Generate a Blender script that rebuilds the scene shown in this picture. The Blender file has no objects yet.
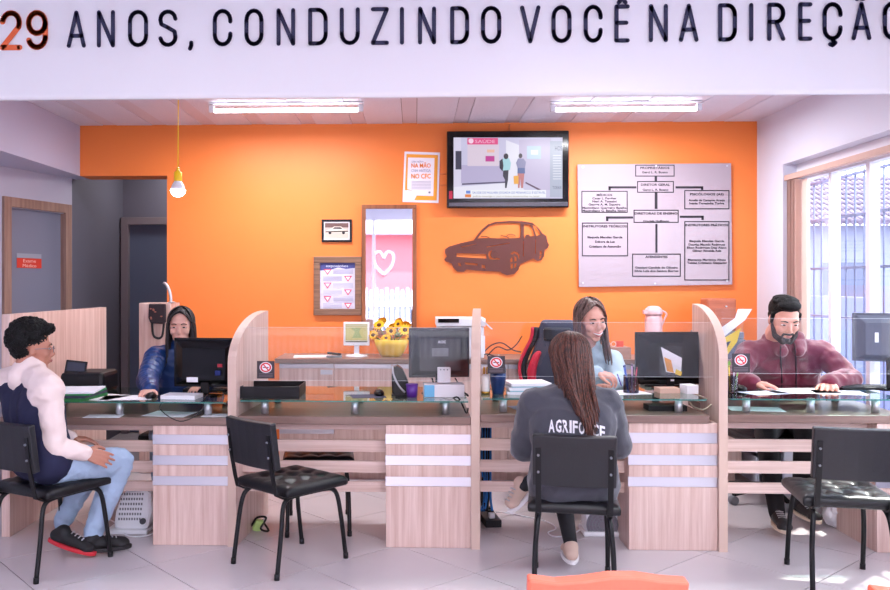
import bpy, bmesh, math, random
from mathutils import Vector, Matrix, Euler, noise
R = math.radians
rnd = random.Random(7)
SC = bpy.context.scene
COL = SC.collection
# ------------------------------------------------------------------ camera
F = 840.0; PX = 386.4; HY = 284.0; TH = 0.034; CAMZ = 1.5
cam_d = bpy.data.cameras.new('camera'); cam = bpy.data.objects.new('camera', cam_d); COL.objects.link(cam)
cam_d.sensor_fit = 'HORIZONTAL'; cam_d.sensor_width = 36.0; cam_d.lens = 36.0*F/890
cam_d.shift_x = (445-PX)/890; cam_d.shift_y = (HY-295)/890
cam.location = (0, 0, CAMZ); cam.rotation_euler = (R(90), 0, TH)
cam_d.clip_start = 0.05
SC.camera = cam
# ------------------------------------------------------------------ light
SC.view_settings.view_transform = 'Standard'; SC.view_settings.look = 'None'
SC.view_settings.gamma = 1.0; SC.view_settings.use_curve_mapping = False
SC.view_settings.exposure = 0.56
w = bpy.data.worlds.new('world'); SC.world = w; w.use_nodes = True
bg = w.node_tree.nodes['Background']; bg.inputs[0].default_value = (0.84, 0.89, 1.0, 1); bg.inputs[1].default_value = 6.0
sun_d = bpy.data.lights.new('sun', 'SUN'); sun = bpy.data.objects.new('sun', sun_d); COL.objects.link(sun)
sun_d.energy = 7.0; sun_d.angle = R(1.0); sun_d.color = (1, .95, .88)
sun.rotation_euler = Vector((0.70*.57, 0.70*.57, .82)).to_track_quat('Z', 'Y').to_euler()
def lamp(name, loc, sx, sy, power, c=(1, .97, .96), rot=(0, 0, 0)):
    d = bpy.data.lights.new(name, 'AREA'); d.shape = 'RECTANGLE'; d.size = sx; d.size_y = sy; d.energy = power; d.color = c
    o = bpy.data.objects.new(name, d); COL.objects.link(o); o.location = loc; o.rotation_euler = rot
    return o
# added unseen fill lights, over and behind the camera; light of the two tubes over the desks
for lx, pw in ((-1.9, 16), (1.5, 46)):
    for ly in (-.9, 1.6): lamp('front_fill_light', (lx, ly, 3.08), 1.2, .6, pw, (.98, .97, 1))

lamp('corridor_fill_light', (-2.2, 8.0, 2.85), .3, .3, 9)  # weak unseen fill light, added to lift the dark corridor
lamp('tube_lamp', (-1.06, 6.11, 2.744), 1.10, .03, 26, (.97, .97, 1)); lamp('tube_lamp', (1.50, 6.08, 2.744), 1.05, .03, 34, (.97, .97, 1))
# ------------------------------------------------------------------ maths helpers
rx, ry = math.cos(TH), math.sin(TH)
def ray(px, py):
    a = (px-PX)/F; return Vector((a*rx-ry, a*ry+rx, (HY-py)/F))
def U(px, py, d):                    # pixel at camera depth d
    return Vector((0, 0, CAMZ)) + ray(px, py)*d
def V(px, z, d):                     # pixel column, depth d, height z
    p = U(px, HY, d); p.z = z; return p
def W(px, py, Y):                    # pixel on the world plane y = Y
    r = ray(px, py); return Vector((0, 0, CAMZ)) + r*(Y/r.y)
def X(px, Y): return W(px, HY, Y).x
def G(px, py):                       # pixel on the floor
    return U(px, py, F*CAMZ/(py-HY))
def lin(c):
    return tuple(((v/255)/12.92 if v/255 <= .04045 else ((v/255+.055)/1.055)**2.4) for v in c)

# ------------------------------------------------------------------ materials
MC = {}
def mat(name, c, rough=.5, metal=0., bump=0., bscale=60., var=0., vscale=8., emit=0., spec=.5, coat=0., sheen=0.):
    if name in MC: return MC[name]
    m = bpy.data.materials.new(name); m.use_nodes = True; nt = m.node_tree; b = nt.nodes['Principled BSDF']
    L = lin(c)+(1,)
    b.inputs['Base Color'].default_value = L; b.inputs['Roughness'].default_value = rough; b.inputs['Metallic'].default_value = metal
    b.inputs['Specular IOR Level'].default_value = spec; b.inputs['Coat Weight'].default_value = coat
    b.inputs['Sheen Weight'].default_value = sheen
    if emit and name.startswith('print'):
        b.inputs['Base Color'].default_value = (.01, .01, .01, 1); b.inputs['Roughness'].default_value = .35
    if emit:
        b.inputs['Emission Color'].default_value = L; b.inputs['Emission Strength'].default_value = emit
    if bump or var:
        tc = nt.nodes.new('ShaderNodeTexCoord')
    if bump:
        n = nt.nodes.new('ShaderNodeTexNoise'); n.inputs['Scale'].default_value = bscale; n.inputs['Detail'].default_value = 4
        bp = nt.nodes.new('ShaderNodeBump'); bp.inputs['Strength'].default_value = bump; bp.inputs['Distance'].default_value = .01
        nt.links.new(tc.outputs['Object'], n.inputs['Vector']); nt.links.new(n.outputs['Fac'], bp.inputs['Height']); nt.links.new(bp.outputs[0], b.inputs['Normal'])
    if var:
        n = nt.nodes.new('ShaderNodeTexNoise'); n.inputs['Scale'].default_value = vscale; n.inputs['Detail'].default_value = 5
        cr = nt.nodes.new('ShaderNodeMix'); cr.data_type = 'RGBA'
        cr.inputs[6].default_value = tuple(v*(1-var) for v in L[:3])+(1,); cr.inputs[7].default_value = tuple(min(1, v*(1+var)) for v in L[:3])+(1,)
        nt.links.new(tc.outputs['Object'], n.inputs['Vector']); nt.links.new(n.outputs['Fac'], cr.inputs[0]); nt.links.new(cr.outputs[2], b.inputs['Base Color'])
    MC[name] = m; return m
def wood(name, c0, c1, sc, rough=.45, bump=.05):
    if name in MC: return MC[name]
    m = bpy.data.materials.new(name); m.use_nodes = True; nt = m.node_tree; b = nt.nodes['Principled BSDF']
    tc = nt.nodes.new('ShaderNodeTexCoord'); mp = nt.nodes.new('ShaderNodeMapping'); mp.inputs['Scale'].default_value = sc
    n = nt.nodes.new('ShaderNodeTexNoise'); n.inputs['Scale'].default_value = 1; n.inputs['Detail'].default_value = 6; n.inputs['Roughness'].default_value = .65
    rp = nt.nodes.new('ShaderNodeValToRGB'); rp.color_ramp.elements[0].position = .33; rp.color_ramp.elements[1].position = .67
    rp.color_ramp.elements[0].color = lin(c0)+(1,); rp.color_ramp.elements[1].color = lin(c1)+(1,)
    bp = nt.nodes.new('ShaderNodeBump'); bp.inputs['Strength'].default_value = bump; bp.inputs['Distance'].default_value = .004
    nt.links.new(tc.outputs['Object'], mp.inputs[0]); nt.links.new(mp.outputs[0], n.inputs['Vector']); nt.links.new(n.outputs['Fac'], rp.inputs[0])
    nt.links.new(rp.outputs[0], b.inputs['Base Color']); nt.links.new(n.outputs['Fac'], bp.inputs['Height']); nt.links.new(bp.outputs[0], b.inputs['Normal'])
    b.inputs['Roughness'].default_value = rough
    MC[name] = m; return m
def glassy(name, c, ior=1.45, mirror=1.0, tint=(255, 255, 255)):
    m = bpy.data.materials.new(name); m.use_nodes = True; nt = m.node_tree; nt.nodes.clear()
    out = nt.nodes.new('ShaderNodeOutputMaterial'); mx = nt.nodes.new('ShaderNodeMixShader'); tr = nt.nodes.new('ShaderNodeBsdfTransparent')
    gl = nt.nodes.new('ShaderNodeBsdfGlossy'); fr = nt.nodes.new('ShaderNodeFresnel'); fr.inputs[0].default_value = ior
    gl.inputs['Roughness'].default_value = .03; gl.inputs['Color'].default_value = (mirror, mirror, mirror, 1)
    tr.inputs[0].default_value = lin(tint)+(1,)
    ge = nt.nodes.new('ShaderNodeNewGeometry'); mu = nt.nodes.new('ShaderNodeMath'); mu.operation = 'MULTIPLY'; iv = nt.nodes.new('ShaderNodeMath'); iv.operation = 'SUBTRACT'; iv.inputs[0].default_value = 1
    nt.links.new(ge.outputs['Backfacing'], iv.inputs[1]); nt.links.new(fr.outputs[0], mu.inputs[0]); nt.links.new(iv.outputs[0], mu.inputs[1])
    nt.links.new(mu.outputs[0], mx.inputs[0]); nt.links.new(tr.outputs[0], mx.inputs[1]); nt.links.new(gl.outputs[0], mx.inputs[2]); nt.links.new(mx.outputs[0], out.inputs[0])
    return m
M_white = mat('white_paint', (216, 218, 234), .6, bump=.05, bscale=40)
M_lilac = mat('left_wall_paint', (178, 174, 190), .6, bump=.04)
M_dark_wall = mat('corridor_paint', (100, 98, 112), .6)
M_orange = mat('orange_paint', (243, 130, 56), .5, bump=.06, bscale=30, var=.03, vscale=2)
M_grout = mat('grout', (84, 76, 82), .8)
M_tile = mat('porcelain_tile', (206, 196, 200), .24, var=.05, vscale=3, bump=.02, bscale=6)
M_wood = wood('light_oak_laminate', (196, 160, 148), (226, 200, 192), (32, 32, 1.2))
M_woodh = wood('light_oak_laminate_horizontal', (200, 168, 156), (224, 198, 190), (1.2, 32, 60))
M_top = wood('taupe_worktop_laminate', (118, 92, 84), (140, 112, 102), (1.5, 30, 30), rough=.32)
M_darkoak = wood('door_frame_wood', (128, 98, 86), (160, 128, 114), (30, 30, 1.5))
M_metal = mat('polished_metal', (208, 208, 216), .32, 1.0)
M_chrome = mat('chrome', (200, 200, 206), .36, .75)
M_black = mat('black_plastic', (15, 15, 19), .42, spec=.3)
M_blackg = mat('black_gloss', (8, 8, 11), .14, spec=.35)
M_vinyl = mat('black_vinyl', (15, 15, 20), .36, bump=.12, bscale=120, spec=.4)
M_blackm = mat('black_metal', (13, 13, 17), .38, spec=.3)
M_grey = mat('grey_plastic', (120, 122, 130), .5)
M_wplastic = mat('white_plastic', (232, 232, 238), .4)
M_paper = mat('white_paper', (242, 242, 248), .8)
M_letter = mat('navy_lettering', (40, 42, 74), .5)
M_oletter = mat('orange_lettering', (240, 110, 60), .5)
M_acryl = glassy('clear_acrylic', None, 1.5, .9, (252, 253, 253))
M_glass = glassy('clear_glass', None, 1.45, 1, (250, 253, 253))
M_tglass = glassy('green_glass_top', None, 1.55, 1, (205, 228, 222))
M_gedge = mat('glass_edge', (60, 120, 112), .2)
def flatc(c, rough=.6, emit=0):
    return mat('print_%d_%d_%d_%d' % (c[0], c[1], c[2], int(emit*10)), c, rough, emit=emit)

# ------------------------------------------------------------------ mesh helpers
def nb(): return bmesh.new()
def box(bm, x0, x1, y0, y1, z0, z1, mi=0):
    vs = [bm.verts.new((x, y, z)) for x in (x0, x1) for y in (y0, y1) for z in (z0, z1)]
    for f in ((0,1,3,2),(4,6,7,5),(0,4,5,1),(2,3,7,6),(0,2,6,4),(1,5,7,3)):
        bm.faces.new([vs[i] for i in f]).material_index = mi
    return vs
def obox(bm, c, s, rot=(0, 0, 0), mi=0):
    vs = box(bm, -s[0]/2, s[0]/2, -s[1]/2, s[1]/2, -s[2]/2, s[2]/2, mi)
    M = Matrix.Translation(Vector(c)) @ (rot if isinstance(rot, Matrix) else Euler(rot).to_matrix().to_4x4())
    for v in vs: v.co = M @ v.co
    return vs
def prism(bm, pts, off, mi=0):       # polygon (3-D points) pushed along off
    a = [bm.verts.new(p) for p in pts]; b = [bm.verts.new(Vector(p)+Vector(off)) for p in pts]
    bm.faces.new(a).material_index = mi; bm.faces.new(b[::-1]).material_index = mi
    n = len(pts)
    for i in range(n): bm.faces.new((a[i], b[i], b[(i+1) % n], a[(i+1) % n])).material_index = mi
def tube(bm, pts, r, n=10, mi=0, sub=0):
    pts = [Vector(p) for p in pts]
    rr = list(r) if isinstance(r, (list, tuple)) else [r]*len(pts)
    if sub:
        np_, nr = [], []
        for i in range(len(pts)-1):
            p0, p1, p2, p3 = pts[max(i-1, 0)], pts[i], pts[i+1], pts[min(i+2, len(pts)-1)]
            for k in range(sub):
                t = k/sub
                np_.append(.5*((2*p1)+(-p0+p2)*t+(2*p0-5*p1+4*p2-p3)*t*t+(-p0+3*p1-3*p2+p3)*t**3)); nr.append(rr[i]*(1-t)+rr[i+1]*t)
        np_.append(pts[-1]); nr.append(rr[-1]); pts, rr = np_, nr
    rings = []; ref = None
    for i, p in enumerate(pts):
        t = (pts[min(i+1, len(pts)-1)]-pts[max(i-1, 0)]).normalized()
        if ref is None:
            ref = Vector((0, 0, 1)) if abs(t.z) < .9 else Vector((1, 0, 0))
        u = (ref - t*ref.dot(t)).normalized(); v = t.cross(u); ref = u
        rings.append([bm.verts.new(p+(u*math.cos(a)+v*math.sin(a))*rr[i]) for a in [2*math.pi*k/n for k in range(n)]])
    for a, b in zip(rings, rings[1:]):
        for k in range(n):
            f = bm.faces.new((a[k], a[(k+1) % n], b[(k+1) % n], b[k])); f.smooth = True; f.material_index = mi
    bm.faces.new(rings[0][::-1]).material_index = mi; bm.faces.new(rings[-1]).material_index = mi
def lathe(bm, c, prof, n=20, mi=0, cap=True):
    rings = [[bm.verts.new((c[0]+r*math.cos(2*math.pi*k/n), c[1]+r*math.sin(2*math.pi*k/n), c[2]+z)) for k in range(n)] for r, z in prof]
    for a, b in zip(rings, rings[1:]):
        for k in range(n):
            f = bm.faces.new((a[k], a[(k+1) % n], b[(k+1) % n], b[k])); f.smooth = True; f.material_index = mi
    if cap:
        bm.faces.new(rings[0][::-1]).material_index = mi; bm.faces.new(rings[-1]).material_index = mi
def ell(bm, c, r, M=None, mi=0, sub=2):
    res = bmesh.ops.create_icosphere(bm, subdivisions=sub, radius=1)
    T = Matrix.Translation(Vector(c)) @ (M.to_4x4() if M else Matrix.Identity(4)) @ Matrix.Diagonal((r[0], r[1], r[2], 1))
    for v in res['verts']:
        v.co = T @ v.co
        for f in v.link_faces: f.smooth = True; f.material_index = mi
def link(o, parent):
    COL.objects.link(o)
    if parent is not None:
        o.parent = parent
        if parent.type == 'EMPTY': o.matrix_parent_inverse = Matrix.Translation(-parent.location)
        elif parent.parent is None: o.matrix_parent_inverse = Matrix.Translation(-parent.location)
def obj(name, bm, m, parent=None, bev=0., kind=None, label=None, smooth=False, local=False):
    me = bpy.data.meshes.new(name)
    if isinstance(bm, bpy.types.Mesh): me = bm
    else:
        bmesh.ops.recalc_face_normals(bm, faces=bm.faces[:]); bm.to_mesh(me); bm.free()
    for k in (m if isinstance(m, (list, tuple)) else [m]): me.materials.append(k)
    o = bpy.data.objects.new(name, me)
    if parent is None and not local and len(me.vertices):
        xs = [v.co for v in me.vertices]
        c = Vector(((min(v.x for v in xs)+max(v.x for v in xs))/2, (min(v.y for v in xs)+max(v.y for v in xs))/2, min(v.z for v in xs)))
        me.transform(Matrix.Translation(-c)); o.location = c
    if local:
        COL.objects.link(o); o.parent = parent
    else: link(o, parent)
    if bev:
        b = o.modifiers.new('bevel', 'BEVEL'); b.width = bev; b.segments = 2; b.limit_method = 'ANGLE'; b.angle_limit = R(40)
    if smooth:
        for p in me.polygons: p.use_smooth = True
    if kind: o['kind'] = kind
    if label: o['label'] = label
    return o
def tag(o, label, cat, group=None):
    o['label'] = label; o['category'] = cat
    if group: o['group'] = group
    return o
def thing(name, label, cat, loc=(0, 0, 0), rz=0, group=None):
    o = bpy.data.objects.new(name, None); COL.objects.link(o); o.location = loc; o.rotation_euler = (0, 0, rz); o.empty_display_size = .1
    return tag(o, label, cat, group)
KIDS = {}
def dup(root, loc, rz, label=None, group=None):
    def cp(o, parent):
        c = o.copy(); COL.objects.link(c); c.parent = parent
        for ch in [k for k in ALLK if k.parent is o]: cp(ch, c)
        return c
    ALLK = list(bpy.data.objects)
    r = cp(root, None); r.location = loc; r.rotation_euler = (0, 0, rz)
    if label: r['label'] = label
    if group: r['group'] = group
    return r
def struct(name, bm, m, parent=None, bev=0):
    return obj(name, bm, m, parent, bev, kind='structure' if parent is None else None)

# text as mesh --------------------------------------------------------------
TXT = {}
def text_bm(s, bold=0.0):
    key = (s, bold)
    if key not in TXT:
        cu = bpy.data.curves.new('t', 'FONT'); cu.body = s; cu.resolution_u = 2; cu.offset = bold; cu.align_x = 'CENTER'
        o = bpy.data.objects.new('t', cu); COL.objects.link(o)
        me = bpy.data.meshes.new_from_object(o.evaluated_get(bpy.context.evaluated_depsgraph_get()))
        vs = [v.co.copy() for v in me.vertices]; fs = [tuple(p.vertices) for p in me.polygons]
        bpy.data.objects.remove(o); bpy.data.curves.remove(cu); bpy.data.meshes.remove(me)
        x0 = min(v.x for v in vs); x1 = max(v.x for v in vs)
        TXT[key] = (vs, fs, x0, x1)
    return TXT[key]
def put_text(bm, s, fn, cx, base, h, width=None, mi=0, bold=0.0):
    """fn maps (u, v) in drawing units (v up) to a 3-D point; h = capital height."""
    vs, fs, x0, x1 = text_bm(s, bold); sc = h/.7
    sx = (width/(x1-x0)) if width else sc
    nv = [bm.verts.new(fn(cx+(v.x-(x0+x1)/2)*sx, base+v.y*sc)) for v in vs]
    for f in fs:
        try: bm.faces.new([nv[i] for i in f]).material_index = mi
        except ValueError: pass
class Print:
    """flat print on the plane y=Y, drawn in photograph pixels"""
    def __init__(s, Y, step=.0007): s.bm = nb(); s.Y = Y; s.step = step; s.mats = []; s.k = 0
    def mi(s, m):
        if m not in s.mats: s.mats.append(m)
        return s.mats.index(m)
    def pt(s, x, y): return W(x, y, s.Y-s.k*s.step)
    def poly(s, c, pts, emit=0, k=None):
        s.k = s.k+1 if k is None else k
        m = s.mi(c if not isinstance(c, tuple) else flatc(c, emit=emit))
        f = s.bm.faces.new([s.bm.verts.new(s.pt(*p)) for p in pts]); f.material_index = m
    def rect(s, c, x0, y0, x1, y1, emit=0, k=None): s.poly(c, [(x0, y0), (x1, y0), (x1, y1), (x0, y1)], emit, k)
    def frame(s, c, x0, y0, x1, y1, t, k=None):
        s.rect(c, x0, y0, x1, y0+t, k=k); kk = s.k
        s.rect(c, x0, y1-t, x1, y1, k=kk); s.rect(c, x0, y0+t, x0+t, y1-t, k=kk); s.rect(c, x1-t, y0+t, x1, y1-t, k=kk)
    def text(s, c, t, cx, base, h, width=None, emit=0, bold=0., k=None):
        s.k = s.k+1 if k is None else k
        put_text(s.bm, t, lambda u, v: s.pt(u, 2*base-v), cx, base, h, width, s.mi(c if not isinstance(c, tuple) else flatc(c, emit=emit)), bold)
    def done(s, name, parent, label=None):
        me = bpy.data.meshes.new(name); s.bm.to_mesh(me); s.bm.free()
        return obj(name, me, s.mats, parent, label=label)

# ================================================================== SETTING
YB = 6.90; ZC = 2.817; XL = X(80, YB); XR = 2.768; YC = 4.78
# floor with tiles
XF0, XF1, YF0, YF1 = -4.3, 2.768, -2.2, 9.3
bm = nb(); box(bm, XF0-.1, XF1+.35, YF0-.1, YF1+.2, -.12, -.004)
floor = struct('floor', bm, M_grout)
def clip(poly, a, b, c):            # keep a*x+b*y<=c
    out = []
    for i, p in enumerate(poly):
        q = poly[(i+1) % len(poly)]; dp = a*p[0]+b*p[1]-c; dq = a*q[0]+b*q[1]-c
        if dp <= 0: out.append(p)
        if dp*dq < 0:
            t = dp/(dp-dq); out.append((p[0]+(q[0]-p[0])*t, p[1]+(q[1]-p[1])*t))
    return out
o0 = G(311.5, 568.8); A1 = R(42.45); u = Vector((math.cos(A1), math.sin(A1))); v = Vector((-u.y, u.x)); TS = .606
full = {}
for i in range(-16, 17):
    for j in range(-16, 17):
        c = Vector((o0.x, o0.y)) + u*(i+.5)*TS + v*(j+.5)*TS; h = TS/2-.0028
        poly = [tuple(c+u*a*h+v*b*h) for a, b in ((-1,-1),(1,-1),(1,1),(-1,1))]
        inside = all(XF0 < p[0] < XF1 and YF0 < p[1] < YF1 for p in poly)
        if not inside:
            for cl in ((-1,0,-XF0),(1,0,XF1),(0,-1,-YF0),(0,1,YF1)):
                poly = clip(poly, *cl)
                if len(poly) < 3: break
        if len(poly) < 3: continue
        if c.y < 2.2: continue
        bm = nb(); prism(bm, [(p[0], p[1], -.0045) for p in poly], (0, 0, .0045+rnd.uniform(-.0002, .0002)))
        obj('tile', bm, M_tile, floor)
bm = nb(); box(bm, XF0, XF1, YF0, 2.0, -.004, 0); obj('tile_field', bm, M_tile, floor)['kind'] = 'stuff'

# orange back wall (with opening at its left)
XO = X(167, YB); ZO = W(80, 176, YB).z
bm = nb(); box(bm, XO, XR+.4, YB, YB+.25, 0, ZC+.3); box(bm, XL-.001, XO, YB, YB+.25, ZO, ZC+.3)
struct('wall_back', bm, M_orange)
# recess jamb faces are orange too; corridor beyond
pA = U(0, HY, 6.38); pB = U(72, HY, 7.15); pC = U(123, HY, 8.55)
d = (pB-pA).normalized(); pA2 = pA - d*1.6
def vwall(name, p, q, z0, z1, m, t=.1, openings=()):
    """wall from p to q (floor points), thickened away from the camera side"""
    bm = nb(); dd = (q-p); L = dd.length; dd.normalize(); n = Vector((-dd.y, dd.x, 0))
    def seg(a, b, za, zb):
        pts = [p+dd*a, p+dd*b]; prism(bm, [(pts[0].x, pts[0].y, za), (pts[1].x, pts[1].y, za), (pts[1].x, pts[1].y, zb), (pts[0].x, pts[0].y, zb)], n*t)
    x = 0
    for a, b, zt in openings:
        seg(x, a, z0, z1); seg(a, b, zt, z1); x = b
    seg(x, L, z0, z1)
    return struct(name, bm, m)
La = (pA-pA2).length
dA = La + .03; dB = (pB-pA2).length-.03
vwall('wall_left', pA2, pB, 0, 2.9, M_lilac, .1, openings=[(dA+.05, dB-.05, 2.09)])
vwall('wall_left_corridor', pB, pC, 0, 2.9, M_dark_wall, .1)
pD = Vector((XO+.9, pC.y, 0))
vwall('wall_corridor_end', pC, pD, 0, 2.9, M_dark_wall, .1)
bm = nb(); box(bm, XO+.75, XO+.85, YB+.25, pC.y+.1, 0, 2.9); struct('wall_corridor_right', bm, M_dark_wall)
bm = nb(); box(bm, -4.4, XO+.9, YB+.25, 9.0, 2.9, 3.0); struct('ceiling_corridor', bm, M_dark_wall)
# lobby left of the bulkhead: lowered ceiling
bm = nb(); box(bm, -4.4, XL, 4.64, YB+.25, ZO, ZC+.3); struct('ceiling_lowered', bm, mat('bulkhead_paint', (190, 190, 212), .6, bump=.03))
bm = nb(); box(bm, -4.4, -4.3, YF0, 5.5, 0, 3.1); struct('wall_left_front', bm, M_white)
bm = nb(); box(bm, -4.4, pA2.x+.1, 5.0, 5.1, 0, 2.9); struct('wall_left_return', bm, M_white)
# doors
def door(name, p, dd, width, zt, m_leaf, m_frame, depth=.05):
    n = Vector((dd.y, -dd.x, 0))     # towards the room
    bm = nb()
    def b(a0, a1, z0, z1, o0, o1):
        q = [p+dd*a0+n*o0, p+dd*a1+n*o0]
        prism(bm, [(q[0].x, q[0].y, z0), (q[1].x, q[1].y, z0), (q[1].x, q[1].y, z1), (q[0].x, q[0].y, z1)], n*(o1-o0))
    b(.07, width-.07, .005, zt-.07, -.07, -.03)
    dr = struct(name, bm, m_leaf)
    for a0, a1, z0, z1 in ((0, .075, 0, zt), (width-.075, width, 0, zt), (.075, width-.075, zt-.075, zt)):
        bm = nb(); b(a0, a1, z0, z1, -.09, .025); obj('door_frame', bm, m_frame, dr, bev=.003)
    bm = nb(); c = p+dd*(width-.13); c.z = 1.02; tube(bm, [c-n*.03, c+n*.02, c+n*.02-dd*.11], .009)
    obj('door_handle', bm, M_chrome, dr)
    return dr, b, n
M_doorleaf = mat('grey_door_paint', (118, 120, 138), .5)
W1 = (pB-pA).length-.0
d1, b1, n1 = door('door_1', pA+d*.02, d, W1-.05, 2.17, M_doorleaf, M_darkoak)
# red exam-room sign on the door
sg = thing('door_sign', 'small red and white sign on the grey door', 'sign', (pA+d*.35)+Vector((0, 0, 1.5)))
def onDoor(a, z, k): q = pA+d*a-n1*(.0295-k); return (q.x, q.y, z)
bm = nb(); prism(bm, [onDoor(.205, 1.627, 0), onDoor(.475, 1.627, 0), onDoor(.475, 1.705, 0), onDoor(.205, 1.705, 0)], n1*.004); obj('sign_plate', bm, flatc((200, 50, 32)), sg)
bm = nb(); prism(bm, [onDoor(.205, 1.707, 0), onDoor(.475, 1.707, 0), onDoor(.475, 1.742, 0), onDoor(.205, 1.742, 0)], n1*.003); obj('sign_strip', bm, flatc((150, 152, 166)), sg)
bm = nb(); put_text(bm, 'Exame', lambda a, z: onDoor(a, z, .0048), .34, 1.672, .026, .14); put_text(bm, 'Médico', lambda a, z: onDoor(a, z, .0048), .34, 1.634, .026, .15)
obj('sign_lettering', bm, flatc((235, 190, 180)), sg)
door('door_2', Vector((pC.x+.02, pC.y-.10, 0)), Vector((1, 0, 0)), .85, 2.17, mat('blue_grey_door', (84, 94, 116), .5), mat('taupe_frame', (120, 110, 116), .5))

# right wall with window opening
WY0, WY1, WZ0, WZ1 = 3.35, 6.42, .55, 2.40
bm = nb()
box(bm, XR, XR+.2, YF0, WY0, 0, ZC+.3); box(bm, XR, XR+.2, WY1, YB, 0, ZC+.3); box(bm, XR, XR+.2, WY0, WY1, 0, WZ0-.031); box(bm, XR, XR+.2, WY0, WY1, WZ1, ZC+.3)
struct('wall_right', bm, M_white)
M_wf = mat('window_white', (228, 228, 238), .4)
XG = XR+.13
win = None
bm = nb(); box(bm, XG+.01, XG+.016, WY0, WY1, WZ0+.05, WZ1-.12); win = struct('window_1', bm, M_glass)
ys = [WY1, 5.95, 5.47, 5.02, 4.56, 4.10, WY0+.05]
for i, y in enumerate(ys):
    bm = nb(); w_ = .035 if i % 2 else .05; box(bm, XG-.02, XG+.045, y-w_, y, WZ0, WZ1-.12); obj('window_stile', bm, M_wf, win, bev=.003)
bm = nb(); box(bm, XG-.03, XG+.05, WY0, WY1, WZ1-.13, WZ1); obj('window_head', bm, M_wf, win, bev=.003)
bm = nb(); box(bm, XG-.03, XG+.05, WY0, WY1, WZ0, WZ0+.06); obj('window_bottom_rail', bm, M_wf, win, bev=.003)
bm = nb(); box(bm, XR-.03, XG+.01, WY0, WY1, WZ0-.03, WZ0); struct('window_sill', bm, mat('sill_stone', (200, 195, 198), .4), win)
# vertical blind: track and stacked vanes
bl = thing('vertical_blind', 'beige vertical blind drawn to the far end of the window', 'blind', (XR+.04, 6.2, WZ1-.15))
M_blind = mat('beige_blind_fabric', (205, 172, 160), .7, var=.05, vscale=30)
bm = nb(); box(bm, XR+.005, XR+.045, WY0+.05, WY1-.005, WZ1-.125, WZ1-.085); obj('blind_track', bm, M_blind, bl, bev=.002)
for k in range(7):
    bm = nb(); y = WY1-.02-k*.022; z0 = WZ0+.05
    obox(bm, (XR+.055, y-.01, (z0+WZ1-.13)/2), (.10, .0025, WZ1-.13-z0), (0, 0, R(25+rnd.uniform(-6, 6)))); obj('vane', bm, M_blind, bl)
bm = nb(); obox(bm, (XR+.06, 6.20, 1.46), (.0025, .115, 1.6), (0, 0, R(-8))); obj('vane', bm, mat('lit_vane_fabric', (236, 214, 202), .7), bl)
# exterior bars
gr = thing('window_grille', 'thin grey steel security bars outside the window', 'grille', (XR+.45, 5, .4))
M_bar = mat('grey_bar', (96, 102, 134), .5)
y = 3.2
while y < 9.4:
    bm = nb(); tube(bm, [(XR+.42, y, .3), (XR+.42, y, 2.32)], .0075, 6); obj('bar', bm, M_bar, gr); y += .125
for z in (.55, 1.25, 1.62, 2.0, 2.3):
    bm = nb(); box(bm, XR+.41, XR+.43, 3.2, 9.4, z-.009, z+.009); obj('cross_bar', bm, M_bar, gr)
# outside ground and neighbours
bm = nb(); box(bm, XR+.25, 40, -40, 40, -.3, -.1); struct('ground_outside', bm, mat('concrete_yard', (150, 150, 160), .9, var=.08))
nh = thing('neighbour_house', 'pale neighbouring house with tiled roof beyond the window', 'house', (9, 17, -.1))
bm = nb(); box(bm, 6.6, 14, 16, 20, -.1, 2.6); obj('house_wall', bm, mat('pale_render', (120, 124, 150), .9, var=.1), nh)
bm = nb(); box(bm, 7.6, 8.5, 15.97, 16.0, .8, 1.9); obj('window_pane', bm, mat('dark_pane', (74, 80, 108), .3), nh)
bm = nb()
for r_ in range(9):
    for c_ in range(70):
        x = 6.2+c_*.12; y = 15.6+r_*.3; z = 2.62+r_*.13
        tube(bm, [(x, y, z), (x, y+.34, z+.13)], .055, 6)
obj('roof_tiles', bm, mat('roof_clay', (96, 84, 104), .8, var=.25), nh)['kind'] = 'stuff'
bw = nb(); box(bw, 5.0, 5.15, 9.5, 15.0, -.1, 1.35); box(bw, 5.0, 5.15, -2, 9.5, -.1, 1.15)
tag(obj('boundary_wall', bw, mat('blue_grey_render', (92, 100, 140), .9, var=.1)), 'blue grey boundary wall in the yard beyond the window', 'wall')

# front of the room (behind the camera): shopfront opening and street
bm = nb(); box(bm, -4.4, -2.4, YF0-.15, YF0, 0, 3.1); box(bm, 2.6, XR+.2, YF0-.15, YF0, 0, 3.1); box(bm, -2.4, 2.6, YF0-.15, YF0, 2.72, 3.1)
struct('wall_front', bm, M_white)
bm = nb(); box(bm, -4.4, XR+.2, YF0-.15, 4.6, 3.1, 3.2); struct('ceiling_front', bm, M_white)
dr = nb()
for a in (-2.4, -.82, .9, 2.54): box(dr, a, a+.06, YF0-.1, YF0-.04, 0, 2.72)
struct('window_2', dr, M_wf)
bm = nb(); box(bm, -30, 30, -30, YF0-.15, -.25, -.02); struct('pavement', bm, mat('street', (120, 118, 122), .9))
pb = thing('shop_across_the_street', 'pink shop front with a white emblem seen in the mirror', 'building', (0, -9.2, 0))
bm = nb(); box(bm, -7, 5, -12, -9.2, 0, 2.85); obj('building_wall', bm, mat('pink_render', (204, 104, 112), .8), pb)
bm = nb(); box(bm, -7, 5, -9.25, -8.7, 2.85, 3.2); obj('awning', bm, M_white, pb)
bm = nb()
for s_ in (-1, 1):
    tube(bm, [(-.85, -9.18, 1.75), (-.85+s_*.22, -9.18, 2.0), (-.85+s_*.26, -9.18, 2.3), (-.85+s_*.1, -9.18, 2.38), (-.85, -9.18, 2.2)], .035, 6, sub=4)
obj('emblem', bm, M_white, pb)
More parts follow.
